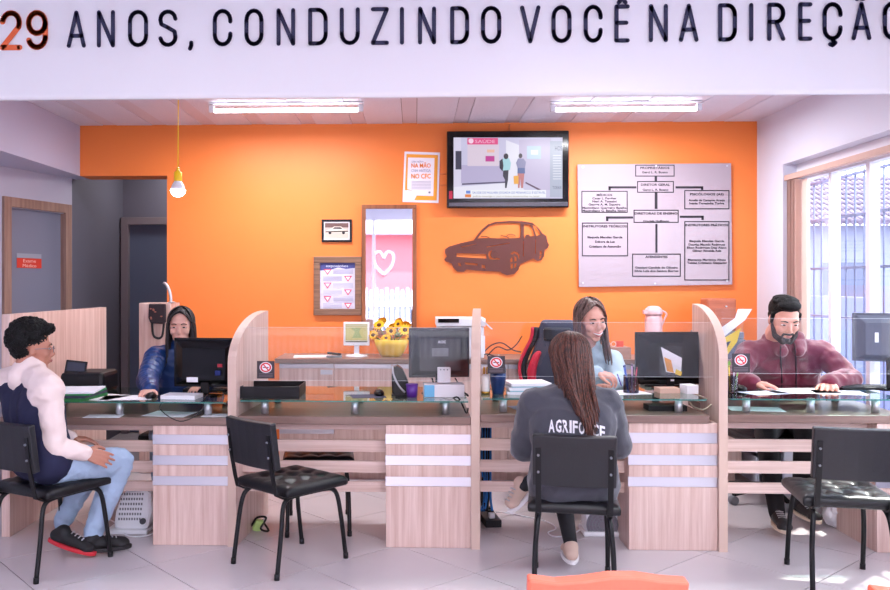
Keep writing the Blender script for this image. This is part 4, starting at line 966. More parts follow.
# glue bottle, tumbler, pen pots
p = V(485.5, ZG['C'], 4.95); t = thing('spray_bottle', 'slim white bottle with gold cap beside the navy tumbler', 'bottle', p)
bm = nb(); lathe(bm, (p.x, p.y, p.z+.012), [(.024, 0), (.026, .01), (.024, .09), (.014, .105)], 20); obj('bottle_body', bm, mat('offwhite', (236, 232, 230), .35), t)
M_gold = mat('gold', (190, 150, 70), .3, .9)
bm = nb(); lathe(bm, p, [(.026, 0), (.027, .012), (.024, .018)], 20); obj('bottle_base', bm, M_gold, t)
for s_ in (-.008, .010): bm = nb(); lathe(bm, (p.x+s_, p.y, p.z+.115), [(.007, 0), (.007, .035), (.003, .045)], 12); obj('bottle_cap', bm, M_gold, t)
p = V(498, ZG['C'], 4.94); t = thing('tumbler', 'navy metal tumbler with straw beside the middle divider', 'cup', p)
bm = nb(); lathe(bm, p, [(.032, 0), (.034, .012), (.043, .07), (.046, .085), (.047, .125), (.044, .128)], 28); obj('tumbler_body', bm, mat('navy_metal', (26, 50, 100), .3, .4), t)
bm = nb(); lathe(bm, (p.x, p.y, p.z+.128), [(.047, 0), (.048, .02), (.040, .045), (.018, .07), (.010, .085)], 28); obj('tumbler_lid', bm, mat('smoke_plastic', (110, 104, 112), .2), t)
bm = nb(); tube(bm, [(p.x, p.y, p.z+.18), (p.x+.004, p.y, p.z+.235)], .005, 8); obj('straw', bm, M_chrome, t)
M_mesh = mat('black_mesh', (40, 40, 48), .5)
def penpot(px, d, key, lab, pens, m, r=.038, h=.10, open_=True):
    p = V(px, ZG[key]+.001, d); t = thing('pen_pot', lab, 'pen pot', p)
    bm = nb(); lathe(bm, p, [(r, 0), (r, h), (r-.0025, h), (r-.0025, .003)], 20, cap=False); lathe(bm, p, [(r-.001, 0), (r-.001, .003)], 20); obj('pot_body', bm, m, t)
    for k, (c_, n_) in enumerate(pens):
        a = 2.4*k; q_ = Vector((math.cos(a), math.sin(a), 0)); b0 = p+q_*(r*.4)+Vector((0, 0, .006)); b1 = p+q_*(r*.85)+Vector((rnd.uniform(-.01, .01), 0, h+.035+.012*(k % 3)))
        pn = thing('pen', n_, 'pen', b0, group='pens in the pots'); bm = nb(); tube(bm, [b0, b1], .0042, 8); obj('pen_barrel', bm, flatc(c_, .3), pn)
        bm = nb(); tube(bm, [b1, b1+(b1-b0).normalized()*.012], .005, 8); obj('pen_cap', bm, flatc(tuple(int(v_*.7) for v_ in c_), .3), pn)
M_smoke = glassy('smoke_acrylic', None, 1.5, .8, (196, 196, 206))
penpot(631, 5.0, 'C', 'dark see-through pen pot left of the wide black monitor', [((200, 60, 90), 'red pen in the dark pen pot'), ((40, 80, 190), 'blue pen in the dark pen pot'), ((190, 150, 190), 'lilac pen in the dark pen pot'), ((60, 60, 70), 'black pen in the dark pen pot'), ((70, 110, 210), 'light blue pen in the dark pen pot')], M_smoke, .045, .105)
penpot(726+6, 4.97, 'D', 'grey pen pot against the right divider', [((120, 190, 60), 'lime green highlighter in the grey pen pot'), ((240, 210, 50), 'yellow highlighter in the grey pen pot'), ((230, 230, 240), 'white pen in the grey pen pot')], M_smoke, .032, .10)
paper(667, 5.02, ZG['C'], .12, .1, 5, 'tan memo block in front of the wide monitor', 'memo_block', mat('tan_block', (216, 180, 160), .7), .03, 'note pad')
paper(689, 4.99, ZG['C'], .07, .09, 10, 'small white card stack right of the monitor foot', 'card_stack', None, .05, 'card')
paper(665, 4.93, HT['C'], .22, .12, 0, 'black organiser slab lying under the glass of the middle desk', 'organiser', M_black, .03, 'organiser')
# brochure pockets behind the screens
def pocket(px0, px1, y0, y1, d, key, lab, prints):
    a = U(px0, y1, d); b = U(px1, y0, d)
    t = thing('brochure_holder', lab, 'brochure holder', ((a.x+b.x)/2, a.y, a.z))
    bm = nb(); prism(bm, [U(px0+3, y1, d-.02), U(px1, y1-2, d-.02), U(px1, y0+22, d-.02), U(px0, y0+12, d-.02)], (0, .002, 0)); obj('holder_front', bm, M_acryl, t)
    for k, (c_, pts) in enumerate(prints):
        bm = nb(); prism(bm, [U(x_, y_, d-.001*k) for x_, y_ in pts], (0, .0008, 0)); obj('leaflet', bm, flatc(c_), t)
    bm = nb(); prism(bm, [U(px0, y1, d+.012), U(px1, y1, d+.012), U(px1, y0, d+.012), U(px0, y0, d+.012)], (0, .002, 0)); obj('holder_back', bm, M_acryl, t)
pocket(659, 683, 346, 376, 4.99, 'C', 'clear holder with white and orange leaflets on the screen by the wide monitor', [((236, 232, 238), [(661, 347), (682, 358), (681, 374), (666, 372)]), ((226, 150, 60), [(664, 357), (671, 360), (674, 373), (667, 371)]), ((240, 200, 40), [(676, 369), (682, 372), (681, 376), (675, 374)])])
pocket(716, 744, 308, 372, 5.22, 'D', 'clear holder with yellow and white leaflets right of the last divider', [((240, 200, 60), [(719, 341), (741, 328), (737, 342), (722, 362), (718, 360)]), ((230, 226, 236), [(718, 330), (735, 318), (738, 309), (752, 309), (745, 320), (720, 340)]), ((60, 60, 84), [(722, 350), (727, 342), (731, 341), (727, 348)]), ((130, 190, 60), [(724, 366), (730, 360), (731, 364), (726, 371)])])

# ================================================================== FRONT CHAIRS
def frame_tube(bm, s_, which):
    x = s_*.185; xt = s_*.165
    if which == 'rear': pts = [(x, -.235, .006), (x-.004*s_, -.205, .22), (xt+.006*s_, -.185, .345), (xt, -.155, .388), (xt, -.10, .400), (xt, 0, .402)]
    else: pts = [(x, .245, .006), (x-.004*s_, .215, .22), (xt+.006*s_, .195, .345), (xt, .165, .388), (xt, .11, .400), (xt, 0, .402)]
    tube(bm, pts, .0125, 10, sub=4)
def make_chair(lab, m_seat, m_back, name='visitor_chair', rise=0.):
    t = thing(name, lab, 'chair', group='vinyl visitor chairs')
    bm = nb(); N = 30; w_, d_ = .43, .42
    top = []
    for i in range(N+1):
        row = []
        for j in range(N+1):
            u_ = i/N; v_ = j/N; x = (u_-.5)*w_; y = (v_-.5)*d_+.02
            e = min(u_, 1-u_, v_, 1-v_); z = .462-.018*(1-min(1, e/.08))**2
            for a in range(3):
                for b in range(3):
                    dx = (u_-(a+1)/4)*4; dy = (v_-(b+1)/4)*4; z -= .015*math.exp(-(dx*dx+dy*dy)*9)
            gx = abs(((u_*4) % 1)-.0); gx = min(gx, 1-gx); gy = abs((v_*4) % 1); gy = min(gy, 1-gy)
            if e > .06: z -= .005*math.exp(-gx*gx*120)+.005*math.exp(-gy*gy*120)
            z += .008*math.exp(-((u_-.5)**2+(v_-.5)**2)*6)
            row.append(bm.verts.new((x, y, z)))
        top.append(row)
    for i in range(N):
        for j in range(N): bm.faces.new((top[i][j], top[i+1][j], top[i+1][j+1], top[i][j+1])).smooth = True
    rim = [top[i][0] for i in range(N+1)]+[top[N][j] for j in range(1, N+1)]+[top[i][N] for i in range(N-1, -1, -1)]+[top[0][j] for j in range(N-1, 0, -1)]
    prev = rim
    for (sc, z) in ((1.008, .432), (1.0, .415), (.97, .408)):
        cur = [bm.verts.new((v_.co.x*sc, (v_.co.y-.02)*sc+.02, z)) for v_ in rim]
        for k in range(len(rim)): bm.faces.new((prev[k], prev[(k+1) % len(rim)], cur[(k+1) % len(rim)], cur[k])).smooth = True
        prev = cur
    bm.faces.new(prev)
    obj('seat', bm, m_seat, t, local=True)
    bm = nb(); obox(bm, (0, -.245, .675), (.385, .038, .245), (R(8), 0, 0)); 
    bmesh.ops.subdivide_edges(bm, edges=bm.edges[:], cuts=5, use_grid_fill=True)
    for v_ in bm.verts:
        v_.co.y -= .02*(1-(v_.co.x/.21)**2); 
        if rise and v_.co.z > .76: v_.co.z += rise*.010*math.sin(v_.co.x*19+1)
    b = obj('backrest', bm, m_back, t, bev=.010, local=True, smooth=False)
    for s_ in (-1, 1):
        bm = nb(); pts = [(.165*s_, -.10, .398), (.165*s_, -.18, .399), (.165*s_, -.222, .42), (.165*s_, -.238, .48), (.165*s_, -.262, .60), (.165*s_, -.278, .735)]
        for a, c in zip(pts, pts[1:]):
            a, c = Vector(a), Vector(c); obox(bm, (a+c)/2, (.026, .008, (c-a).length+.004), (-math.atan2(c.y-a.y, c.z-a.z), 0, 0))
        obj('back_bar', bm, M_blackm, t, local=True)
        for zz in (.62, .70):
            bm = nb(); yy = -.268-(zz-.6)*.12; tube(bm, [(.165*s_, yy, zz), (.165*s_, yy-.008, zz)], .006, 8); obj('bolt', bm, M_grey, t, local=True)
        for wch in ('rear', 'front'):
            bm = nb(); frame_tube(bm, s_, wch); lg = obj('leg', bm, M_blackm, t, local=True)
            bm = nb(); x = s_*.185; y = -.235 if wch == 'rear' else .245; tube(bm, [(x, y, 0), (x, y*.993, .03)], .0145, 10); obj('foot_cap', bm, M_black, lg, local=True)
    bm = nb(); box(bm, -.165, .165, -.02, .02, .392, .405); box(bm, -.165, .165, .12, .15, .392, .405); obj('seat_frame', bm, M_blackm, t, local=True)
    return t
M_vb = mat('black_vinyl_back', (22, 22, 28), .42, bump=.08, bscale=90)
chB = make_chair('empty black visitor chair turned sideways in front of the black tray desk', M_vinyl, M_vb)
chB.location = Cc(-.525, 4.55, 0); chB.rotation_euler = (0, 0, R(-41.9))
dup(chB, Cc(.925, 4.17, 0), R(-9), 'black visitor chair under the woman in grey hoodie')
dD = dup(chB, Cc(2.275, 4.22, 0), R(-10), 'empty black visitor chair in front of the right desk by the window')
dD.scale = (1, 1, 1.03)
dup(chB, Cc(-1.80, 4.50, 0), R(-27.4), 'black visitor chair under the boy with glasses')
st_ = dup(chB, Cc(-.42, 5.22, 0), R(6), 'black cushioned stool tucked behind the slats of the desk with black tray'); st_.name = 'cushioned_stool'; st_['category'] = 'stool'; del st_['group']
for k_ in [o for o in bpy.data.objects if o.parent is st_ and o.name.split('.')[0] in ('backrest', 'back_bar', 'bolt')]: bpy.data.objects.remove(k_)
M_coral = mat('coral_vinyl', (240, 110, 84), .5, bump=.15, bscale=30)
oc = make_chair('coral orange chair at the bottom centre, nearest to the camera', M_coral, M_coral, rise=1)
oc.location = V(583.5, 0, 2.30); oc.location.z = 0; oc.rotation_euler = (0, 0, R(1))
dup(oc, V(886, 0, 2.23), R(2), 'coral orange chair at the bottom right corner of the photo')

# ================================================================== BEHIND-DESK CHAIRS
def star_base(t, hz=.42):
    for k in range(5):
        a = k*72+20; dx, dy = math.cos(R(a)), math.sin(R(a)); bm = nb()
        tube(bm, [(dx*.03, dy*.03, .10), (dx*.16, dy*.16, .09), (dx*.29, dy*.29, .07)], [.028, .022, .016], 8); lg = obj('base_arm', bm, M_black, t, local=True)
        bm = nb(); tube(bm, [(dx*.29-dy*.02, dy*.29+dx*.02, .03), (dx*.29+dy*.02, dy*.29-dx*.02, .03)], .03, 12); obj('caster', bm, M_grey, lg, local=True)
    bm = nb(); tube(bm, [(0, 0, .09), (0, 0, hz)], .025, 12); obj('gas_column', bm, M_blackm, t, local=True)
def office_chair(lab, loc, rz):
    t = thing('office_chair', lab, 'chair', group='office chairs behind the desks'); star_base(t)
    bm = nb(); box(bm, -.23, .23, -.22, .23, .42, .48); obj('seat', bm, M_vinyl, t, bev=.03, local=True)
    bm = nb(); obox(bm, (0, -.25, .72), (.40, .05, .36), (R(8), 0, 0)); obj('backrest', bm, M_vinyl, t, bev=.03, local=True)
    bm = nb(); tube(bm, [(0, -.1, .42), (0, -.25, .43), (0, -.29, .60)], .018, 8); obj('back_support', bm, M_blackm, t, local=True)
    t.location = loc; t.rotation_euler = (0, 0, rz); return t
oc1 = office_chair('black swivel chair under the woman in navy jacket', V(180, 0, 5.92), R(178)); 
dup(oc1, V(768, 0, 5.80), R(180), 'black swivel chair under the bearded man')
t = thing('gaming_chair', 'grey and red racing style chair under the smiling woman', 'chair'); star_base(t)
M_red = mat('red_fabric', (206, 30, 62), .6); M_gf = mat('grey_chair_fabric', (70, 74, 92), .7, bump=.1)
bm = nb(); box(bm, -.25, .25, -.22, .24, .42, .50); obj('seat', bm, M_gf, t, bev=.03, local=True)
prof = [(.15, .52), (.20, .58), (.235, .74), (.262, .84), (.258, .92), (.215, 1.02), (.175, 1.10), (.165, 1.18), (.14, 1.235), (0, 1.25)]
def gpoly(k, inset=0): return [(x*1.0-inset, z) for x, z in prof[:-1]]
def gplate(bm, pr, y0, y1):
    prism(bm, [(x, y0, z) for x, z in pr]+[(-x, y0, z) for x, z in pr[::-1]], (0, y1-y0, 0))
bm = nb(); gplate(bm, [(x*.82, z) for x, z in prof[:-1]], -.32, -.23); obj('backrest', bm, M_gf, t, bev=.02, local=True)
bm = nb()
for s_ in (-1, 1):
    tube(bm, [(s_*x*.97, -.25, z) for x, z in prof[:-2]], .026, 8, sub=3)
obj('side_bolster', bm, mat('black_fabric', (34, 34, 42), .7), t, local=True)
bm = nb()
for s_ in (-1, 1): tube(bm, [(s_*(x*.97+.020), -.222, z) for x, z in prof[:-2]], .012, 8, sub=3)
obj('red_piping', bm, M_red, t, local=True)
bm = nb()
for s_ in (-1, 1): 
    tube(bm, [(s_*.13, -.225, .62), (s_*.175, -.222, .74), (s_*.185, -.222, .86), (s_*.15, -.222, .97), (s_*.12, -.222, 1.0)], [.01, .03, .034, .026, .008], 8, sub=4)
obj('red_panel', bm, M_red, t, local=True)
bm = nb(); obox(bm, (0, -.222, 1.13), (.20, .04, .10)); obj('head_cushion', bm, mat('black_fabric', (34, 34, 42), .7), t, bev=.015, local=True)
t.location = V(556, 0, 5.95); t.rotation_euler = (0, 0, R(168))
bm = nb(); p = V(531, 1.15, 6.35); obox(bm, p, (.07, .05, .26)); 

# ================================================================== UNDER THE DESKS
def slotted(name, lab): pass
p = V(133, 0, 5.15)
t = thing('fan_heater', 'white upright fan heater with slotted back under the left desk', 'heater', p, group='white fan heaters under the desks')
bm = nb(); pr = [(113, 528), (115, 512), (121, 496), (128, 489), (146, 488), (151, 494), (152, 512), (149, 527), (143, 531), (122, 532)]
prism(bm, [U(x_, y_, 5.05) for x_, y_ in pr], (0, .12, 0)); obj('heater_body', bm, M_wplastic, t, bev=.02)
bm = nb()
for r_ in range(6):
    for c_ in range(9):
        q_ = U(119+c_*2.6+(5-r_)*.6, 494+r_*5, 5.048); obox(bm, q_, (.009, .002, .014))
obj('vent_slots', bm, M_grey, t)['kind'] = 'stuff'
bm = nb(); q_ = U(143, 521, 5.045); tube(bm, [q_, q_-Vector((0, .012, 0))], .018, 14); obj('dial', bm, mat('dark_grey_plastic', (70, 70, 78), .5), t)
bm = nb(); q_ = V(132, .012, 5.11); box(bm, q_.x-.13, q_.x+.12, q_.y-.09, q_.y+.09, 0, .03); obj('heater_foot', bm, M_wplastic, t, bev=.01)
p = V(601, 0, 5.05)
t = thing('fan_heater', 'white round-grilled fan heater under the desk behind the grey hoodie', 'heater', p, group='white fan heaters under the desks')
a = U(585, 546, 5.0); b = U(619, 503, 5.0)
bm = nb(); box(bm, a.x, b.x, a.y, a.y+.14, .006, b.z); obj('heater_body', bm, M_wplastic, t, bev=.03)
bm = nb(); c = (a+b)/2; c.y = a.y-.004
for r_ in (.022, .04, .058, .076, .092): tube(bm, [(c.x+r_*math.cos(k*.3142), c.y-.004, c.z+r_*math.sin(k*.3142)) for k in range(21)], .0022, 5)
for k in range(12): tube(bm, [(c.x+.02*math.cos(k*.5236), c.y-.004, c.z+.02*math.sin(k*.5236)), (c.x+.092*math.cos(k*.5236), c.y-.004, c.z+.092*math.sin(k*.5236))], .002, 5)
obj('grille', bm, M_grey, t)
bm = nb(); tube(bm, [(c.x, c.y-.001, c.z), (c.x, c.y+.002, c.z)], .094, 28); obj('fan_opening', bm, mat('grille_back', (120, 112, 124), .7), t)
bm = nb(); box(bm, a.x-.01, b.x+.01, a.y-.02, a.y+.16, 0, .03); obj('heater_foot', bm, M_wplastic, t, bev=.008)
cable('heater_cord', [V(583, .02, 5.1), V(570, .006, 5.0), V(555, .006, 4.97), V(548, .006, 5.05), V(556, .006, 5.14), V(545, .006, 5.3), V(520, .006, 5.42), V(505, .02, 5.44), V(496, .05, 5.34)], .0045, M_wplastic, 'white power cord snaking over the floor behind the client')
cable('heater_cord', [V(150, .03, 5.15), V(154, .006, 5.05), V(140, .006, 4.97), V(126, .006, 5.0), V(122, .02, 5.1), V(112, .006, 5.3), V(100, .006, 5.4)], .0045, M_wplastic, 'white power cord curling at the left heater')
p = V(489, 0, 5.3); t = thing('power_strip', 'black power strip on the floor right of the middle divider', 'power strip', p)
bm = nb(); obox(bm, (p.x, p.y, .022), (.10, .26, .044), (0, 0, R(8))); obj('strip_body', bm, M_black, t, bev=.004)
for k in range(3): bm = nb(); obox(bm, (p.x+.01, p.y-.07+k*.07, .06), (.035, .035, .032), (0, 0, R(8))); obj('plug', bm, M_wplastic if k == 0 else M_black, t, bev=.004)
t = thing('cable_bundle', 'bundle of blue and black cables hanging beside the middle divider', 'cable', V(486, .06, 5.32))
for k in range(7):
    bm = nb(); x_ = 482.5+k*1.3; tube(bm, [V(x_, .60, 5.36), V(x_+rnd.uniform(-1, 1), .35, 5.36), V(x_+rnd.uniform(-2, 2), .15, 5.34), V(x_+rnd.uniform(-4, 4), .075, 5.28)], .008, 6, sub=4); obj('cable', bm, mat('blue_cable', (30, 110, 190), .4) if k % 2 == 0 else M_black, t)
t = thing('plug_adapter', 'tangle of black plugs and green label by the sideways chair', 'cable', G(259, 530)); q_ = G(258, 531)
bm = nb(); obox(bm, (q_.x, q_.y, .035), (.05, .03, .07), (.3, .3, .4)); obj('adapter_label', bm, mat('lime_label', (170, 200, 120), .6), t, bev=.004)
bm = nb(); tube(bm, [(q_.x-.04, q_.y, .03), (q_.x, q_.y-.03, .09), (q_.x+.05, q_.y, .08), (q_.x+.02, q_.y-.02, .02), (q_.x+.07, q_.y-.03, .012), (q_.x+.02, q_.y+.02, .06)], .007, 6, sub=5); obj('adapter_cord', bm, M_black, t)
# white plastic bag
p = V(838, 0, 5.2); random.seed(3)
bm = nb(); bmesh.ops.create_icosphere(bm, subdivisions=4, radius=1)
for v_ in bm.verts:
    n_ = noise.noise(v_.co*2.2+Vector((3, 1, 2)))*.25+noise.noise(v_.co*5)*.12; r_ = 1+n_; v_.co = Vector((p.x+v_.co.x*.085*r_, p.y+v_.co.y*.08*r_, max(0.001, .10+v_.co.z*.115*r_)))
tag(obj('plastic_bag', bm, mat('thin_white_plastic', (228, 226, 232), .35), smooth=False), 'crumpled white plastic bag under the right desk', 'bag')

# ================================================================== PEOPLE
def P_cap(a, ra, b, rb): return ('c', Vector(a), ra, Vector(b), rb)
def P_ell(c, r, M=None): return ('e', Vector(c), r, M)
def organic(name, prims, voxel, m, parent, it=4, wrinkle=0., wscale=9., label=None, extra=None, cut=None, fac=.5):
    bm = nb()
    for p in prims:
        if p[0] == 'c':
            tube(bm, [p[1], p[3]], [p[2], p[4]], 14)
            ell(bm, p[1], (p[2],)*3, sub=2); ell(bm, p[3], (p[4],)*3, sub=2)
        else: ell(bm, p[1], p[2], p[3], sub=3)
    me = bpy.data.meshes.new('tmp'); bm.to_mesh(me); bm.free()
    o = bpy.data.objects.new('tmp', me); COL.objects.link(o)
    rm = o.modifiers.new('r', 'REMESH'); rm.mode = 'VOXEL'; rm.voxel_size = voxel; rm.use_smooth_shade = True
    sm = o.modifiers.new('s', 'SMOOTH'); sm.iterations = it; sm.factor = fac
    out = bpy.data.meshes.new_from_object(o.evaluated_get(bpy.context.evaluated_depsgraph_get()))
    bpy.data.objects.remove(o); bpy.data.meshes.remove(me)
    out.materials.clear()
    if wrinkle:
        ns = [v.normal.copy() for v in out.vertices]
        for v, n in zip(out.vertices, ns):
            c = v.co*wscale
            d = noise.noise(Vector((c.x, c.y, c.z*1.6)))+.5*noise.noise(c*2.3)
            v.co += n*wrinkle*(1-abs(d)*2.2)
    for p in out.polygons: p.use_smooth = True
    if extra is not None:
        b2 = nb(); b2.from_mesh(out); extra(b2); b2.to_mesh(out); b2.free()
    return obj(name, out, m, parent, label=label)
def hand(pr, wr, dr, dn, thumb, curl=25, s=1., spread=.022, curls=None):
    """dr towards the fingers, dn palm side, thumb = side of the thumb"""
    dr = Vector(dr).normalized(); dn = Vector(dn); dn = (dn-dr*dn.dot(dr)).normalized(); sd = dr.cross(dn).normalized()
    if sd.dot(Vector(thumb)) < 0: sd = -sd
    wr = Vector(wr)
    for k in range(4):
        o_ = (1.5-k)*spread*s
        kn = wr+dr*.088*s*(1-.05*abs(k-1.2))+sd*o_
        pr.append(P_cap(wr+sd*o_*.55+dr*.01, .014*s, kn, .0115*s))
        L = (.070, .080, .074, .058)[k]*s; q = kn; d_ = dr+sd*(1.5-k)*.06; d_.normalize()
        c_ = R((curls[k] if curls else curl)); rr = .0092*s
        for j, f in enumerate((.45, .32, .23)):
            a = c_*(.7 if j == 0 else 1.0); ax = sd
            # rotate d_ towards palm
            d_ = (d_*math.cos(a)+((dn-d_*dn.dot(d_)).normalized())*math.sin(a)).normalized()
            q2 = q+d_*L*f; pr.append(P_cap(q, rr, q2, rr*.92)); q = q2; rr *= .93
    t0 = wr+sd*.022*s+dr*.022*s; t1 = t0+(sd*.75+dr*.6+dn*.25).normalized()*.042*s; t2 = t1+(sd*.3+dr*.9+dn*.3).normalized()*.032*s; t3 = t2+(dr*.95+dn*.3-sd*.05).normalized()*.024*s
    pr += [P_cap(wr+sd*.01*s, .015*s, t0, .015*s), P_cap(t0, .0145*s, t1, .0115*s), P_cap(t1, .0115*s, t2, .010*s), P_cap(t2, .010*s, t3, .0085*s)]
class Head:
    def __init__(s, c, fwd, tilt=0., sc=1., pitch=0.):
        f = Vector(fwd); f.z = 0; f.normalize()
        x = Vector((f.y, -f.x, 0)); M = Matrix((x, f, Vector((0, 0, 1)))).transposed()
        s.M = M @ Matrix.Rotation(R(tilt), 3, 'Y') @ Matrix.Rotation(R(pitch), 3, 'X'); s.c = Vector(c); s.s = sc
    def p(s, x, y, z): return s.c+s.M @ Vector((x, y, z))*s.s
    def e(s, x, y, z, a, b, c, R_=None): return P_ell(s.p(x, y, z), (a*s.s, b*s.s, c*s.s), s.M if R_ is None else s.M @ R_)
    def cap(s, a, ra, b, rb): return P_cap(s.p(*a), ra*s.s, s.p(*b), rb*s.s)
    def prims(s, male=False):
        j = 1.1 if male else 1.0
        return [s.e(0, -.015, .035, .073, .092, .080), s.e(0, .030, .0, .062*j, .058, .070), s.e(0, .036, -.050, .051*j, .050, .050), s.e(0, .058, -.092, .026*j, .022, .020), s.e(0, .010, -.06, .050*j, .055, .035),
                s.cap((0, .086, .008), .008, (0, .103, -.026), .011), s.e(0, .096, -.033, .017, .012, .009), s.cap((-.034, .074, .026), .013, (.034, .074, .026), .013),
                s.e(-.036, .058, -.026, .025, .024, .024), s.e(.036, .058, -.026, .025, .024, .024), s.e(-.073, -.004, -.008, .009, .018, .029), s.e(.073, -.004, -.008, .009, .018, .029),
                s.e(0, .082, -.060, .026, .014, .018)]
    def face(s, parent, lips=(176, 96, 92), iris=(60, 40, 30), brow=(50, 36, 30), closed=False, smile=False, female=False):
        for sx in (-1, 1):
            bm = nb(); M = s.M; ell(bm, s.p(sx*.0305, .080, .004), (.0155*s.s, .0075*s.s, (.0068 if not closed else .0028)*s.s), M)
            ew = obj('eye', bm, mat('eye_white', (214, 206, 208), .25), parent)
            bm = nb(); ell(bm, s.p(sx*.0305, .0845, .003), ((.0068 if not closed else .010)*s.s, .0038*s.s, (.0062 if not closed else .0034)*s.s), M); obj('iris', bm, flatc(iris, .15), ew)
            bm = nb(); tube(bm, [s.p(sx*.0305+d_*.0155, .0845-abs(d_)*.006, .0105-d_*d_*.006-(.004 if closed else 0)) for d_ in (-1, -.5, 0, .5, 1)], .0017*s.s*(1.3 if female else 1), 6); obj('eyelashes', bm, flatc((30, 20, 20)), ew)
            bm = nb(); tube(bm, [s.p(sx*(.014), .0895, .0225), s.p(sx*.030, .088, .0275), s.p(sx*.048, .076, .0225)], [.0032*s.s, .0036*s.s, .0018*s.s], 6, sub=3); obj('eyebrow', bm, flatc(brow), parent)
        ml = mat('lips_%d' % lips[0], lips, .4)
        if smile:
            bm = nb(); tube(bm, [s.p(d_*.028, .1005-abs(d_)*.016, -.061+d_*d_*.010) for d_ in (-1, -.6, 0, .6, 1)], [.002*s.s, .0055*s.s, .0062*s.s, .0055*s.s, .002*s.s], 6, sub=3); obj('teeth', bm, mat('teeth', (238, 232, 228), .3), parent)
            for dz, rr in ((.0045, .0028), (-.0065, .0036)):
                bm = nb(); tube(bm, [s.p(d_*.029, .101-abs(d_)*.017, -.061+dz*1.3*(1-d_*d_)+d_*d_*.012) for d_ in (-1, -.5, 0, .5, 1)], [.0016*s.s, rr*s.s, rr*s.s, rr*s.s, .0016*s.s], 6, sub=3); obj('lips', bm, ml, parent)
        else:
            bm = nb(); tube(bm, [s.p(d_*.024, .0975-abs(d_)*.014, -.060-.001*d_*d_) for d_ in (-1, -.5, 0, .5, 1)], [.0015*s.s, .004*s.s, .0048*s.s, .004*s.s, .0015*s.s], 6, sub=3)
            tube(bm, [s.p(d_*.020, .0955-abs(d_)*.012, -.067) for d_ in (-1, -.5, 0, .5, 1)], [.0015*s.s, .0045*s.s, .005*s.s, .0045*s.s, .0015*s.s], 6, sub=3); obj('lips', bm, ml, parent)
def strands(bm, h, phis, zend, a=.080, b=.100, c=.093, r=.0035, start=(0, 0), seed=1, off=(0, -.015, .035), flare=.0, hang=None):
    """phi 0 = forward, 90 = head's right; strands leave the crown, hug the skull, then fall"""
    rn = random.Random(seed)
    for ph in phis:
        g = 1+rn.uniform(-.02, .07); pts = []; A = R(ph+rn.uniform(-3, 3))
        for k in range(7):
            t = k/6; th = R(8+82*t)
            x = math.sin(A)*math.sin(th)*a*g; y = math.cos(A)*math.sin(th)*b*g; z = math.cos(th)*c*g
            x += start[0]*(1-t)*.06
            pts.append(h.p(off[0]+x, off[1]+y, off[2]+z))
        last = pts[-1]; ze = zend(ph)+rn.uniform(-.02, .02); n = max(2, int((last.z-ze)/.03)); ph_ = rn.uniform(0, 6)
        for k in range(1, n+1):
            t = k/n; d = (hang(t, ph) if hang else Vector((0, 0, 0)))
            ctr = h.p(off[0], off[1], 0); out = Vector((last.x-ctr.x, last.y-ctr.y, 0))
            p = Vector((last.x, last.y, last.z+(ze-last.z)*t))+out*(flare*t-.18*math.sin(t*3.14)*.3)+d+Vector((math.sin(t*5+ph_)*.004, math.cos(t*4+ph_)*.004, 0)); pts.append(p)
        m = len(pts); tube(bm, pts, [r*(1-.75*max(0, (k/m-.75)*4)) if k > 1 else r*.8 for k in range(m)], 6)
def framing(bm, h, seed, drop):
    rn = random.Random(seed)
    for sx in (-1, 1):
        for k in range(16):
            j = lambda q=.005: rn.uniform(-q, q); o_ = k*.0022
            tube(bm, [h.p(sx*.003+j(.002), .058-o_*1.3, .108+j(.002)+o_*.35), h.p(sx*(.030+j()), .070-o_*1.2, .092+j(.003)+o_*.4), h.p(sx*(.058+j(.003)), .060-o_, .062+j()), h.p(sx*(.077+j(.003)), .036-o_, .020+j()), h.p(sx*(.086+j()), .014-o_, -.04), h.p(sx*(.090+j(.008)), .012-o_, -.11), h.p(sx*(.088+j(.012)), .015-o_, -.11-drop*rn.uniform(.7, 1))], [.0035, .0042, .0045, .0045, .0045, .004, .0012], 6, sub=3)
def hairmat(name, c0, c1, rough=.55):
    if name in MC: return MC[name]
    m = mat(name, c0, rough); nt = m.node_tree; b = nt.nodes['Principled BSDF']
    tc = nt.nodes.new('ShaderNodeTexCoord'); mp = nt.nodes.new('ShaderNodeMapping'); mp.inputs['Scale'].default_value = (160, 160, 8); n = nt.nodes.new('ShaderNodeTexNoise'); n.inputs['Scale'].default_value = 1
    rp = nt.nodes.new('ShaderNodeValToRGB'); rp.color_ramp.elements[0].position = .35; rp.color_ramp.elements[1].position = .65; rp.color_ramp.elements[0].color = lin(c0)+(1,); rp.color_ramp.elements[1].color = lin(c1)+(1,)
    nt.links.new(tc.outputs['Object'], mp.inputs[0]); nt.links.new(mp.outputs[0], n.inputs['Vector']); nt.links.new(n.outputs['Fac'], rp.inputs[0]); nt.links.new(rp.outputs[0], b.inputs['Base Color'])
    return m
def skin(name, c): 
    m = mat(name, c, .5, bump=.03, bscale=200)
    b = m.node_tree.nodes['Principled BSDF']; b.inputs['Subsurface Weight'].default_value = .12; b.inputs['Subsurface Radius'].default_value = (.02, .008, .004); b.inputs['Subsurface Scale'].default_value = .3
    return m
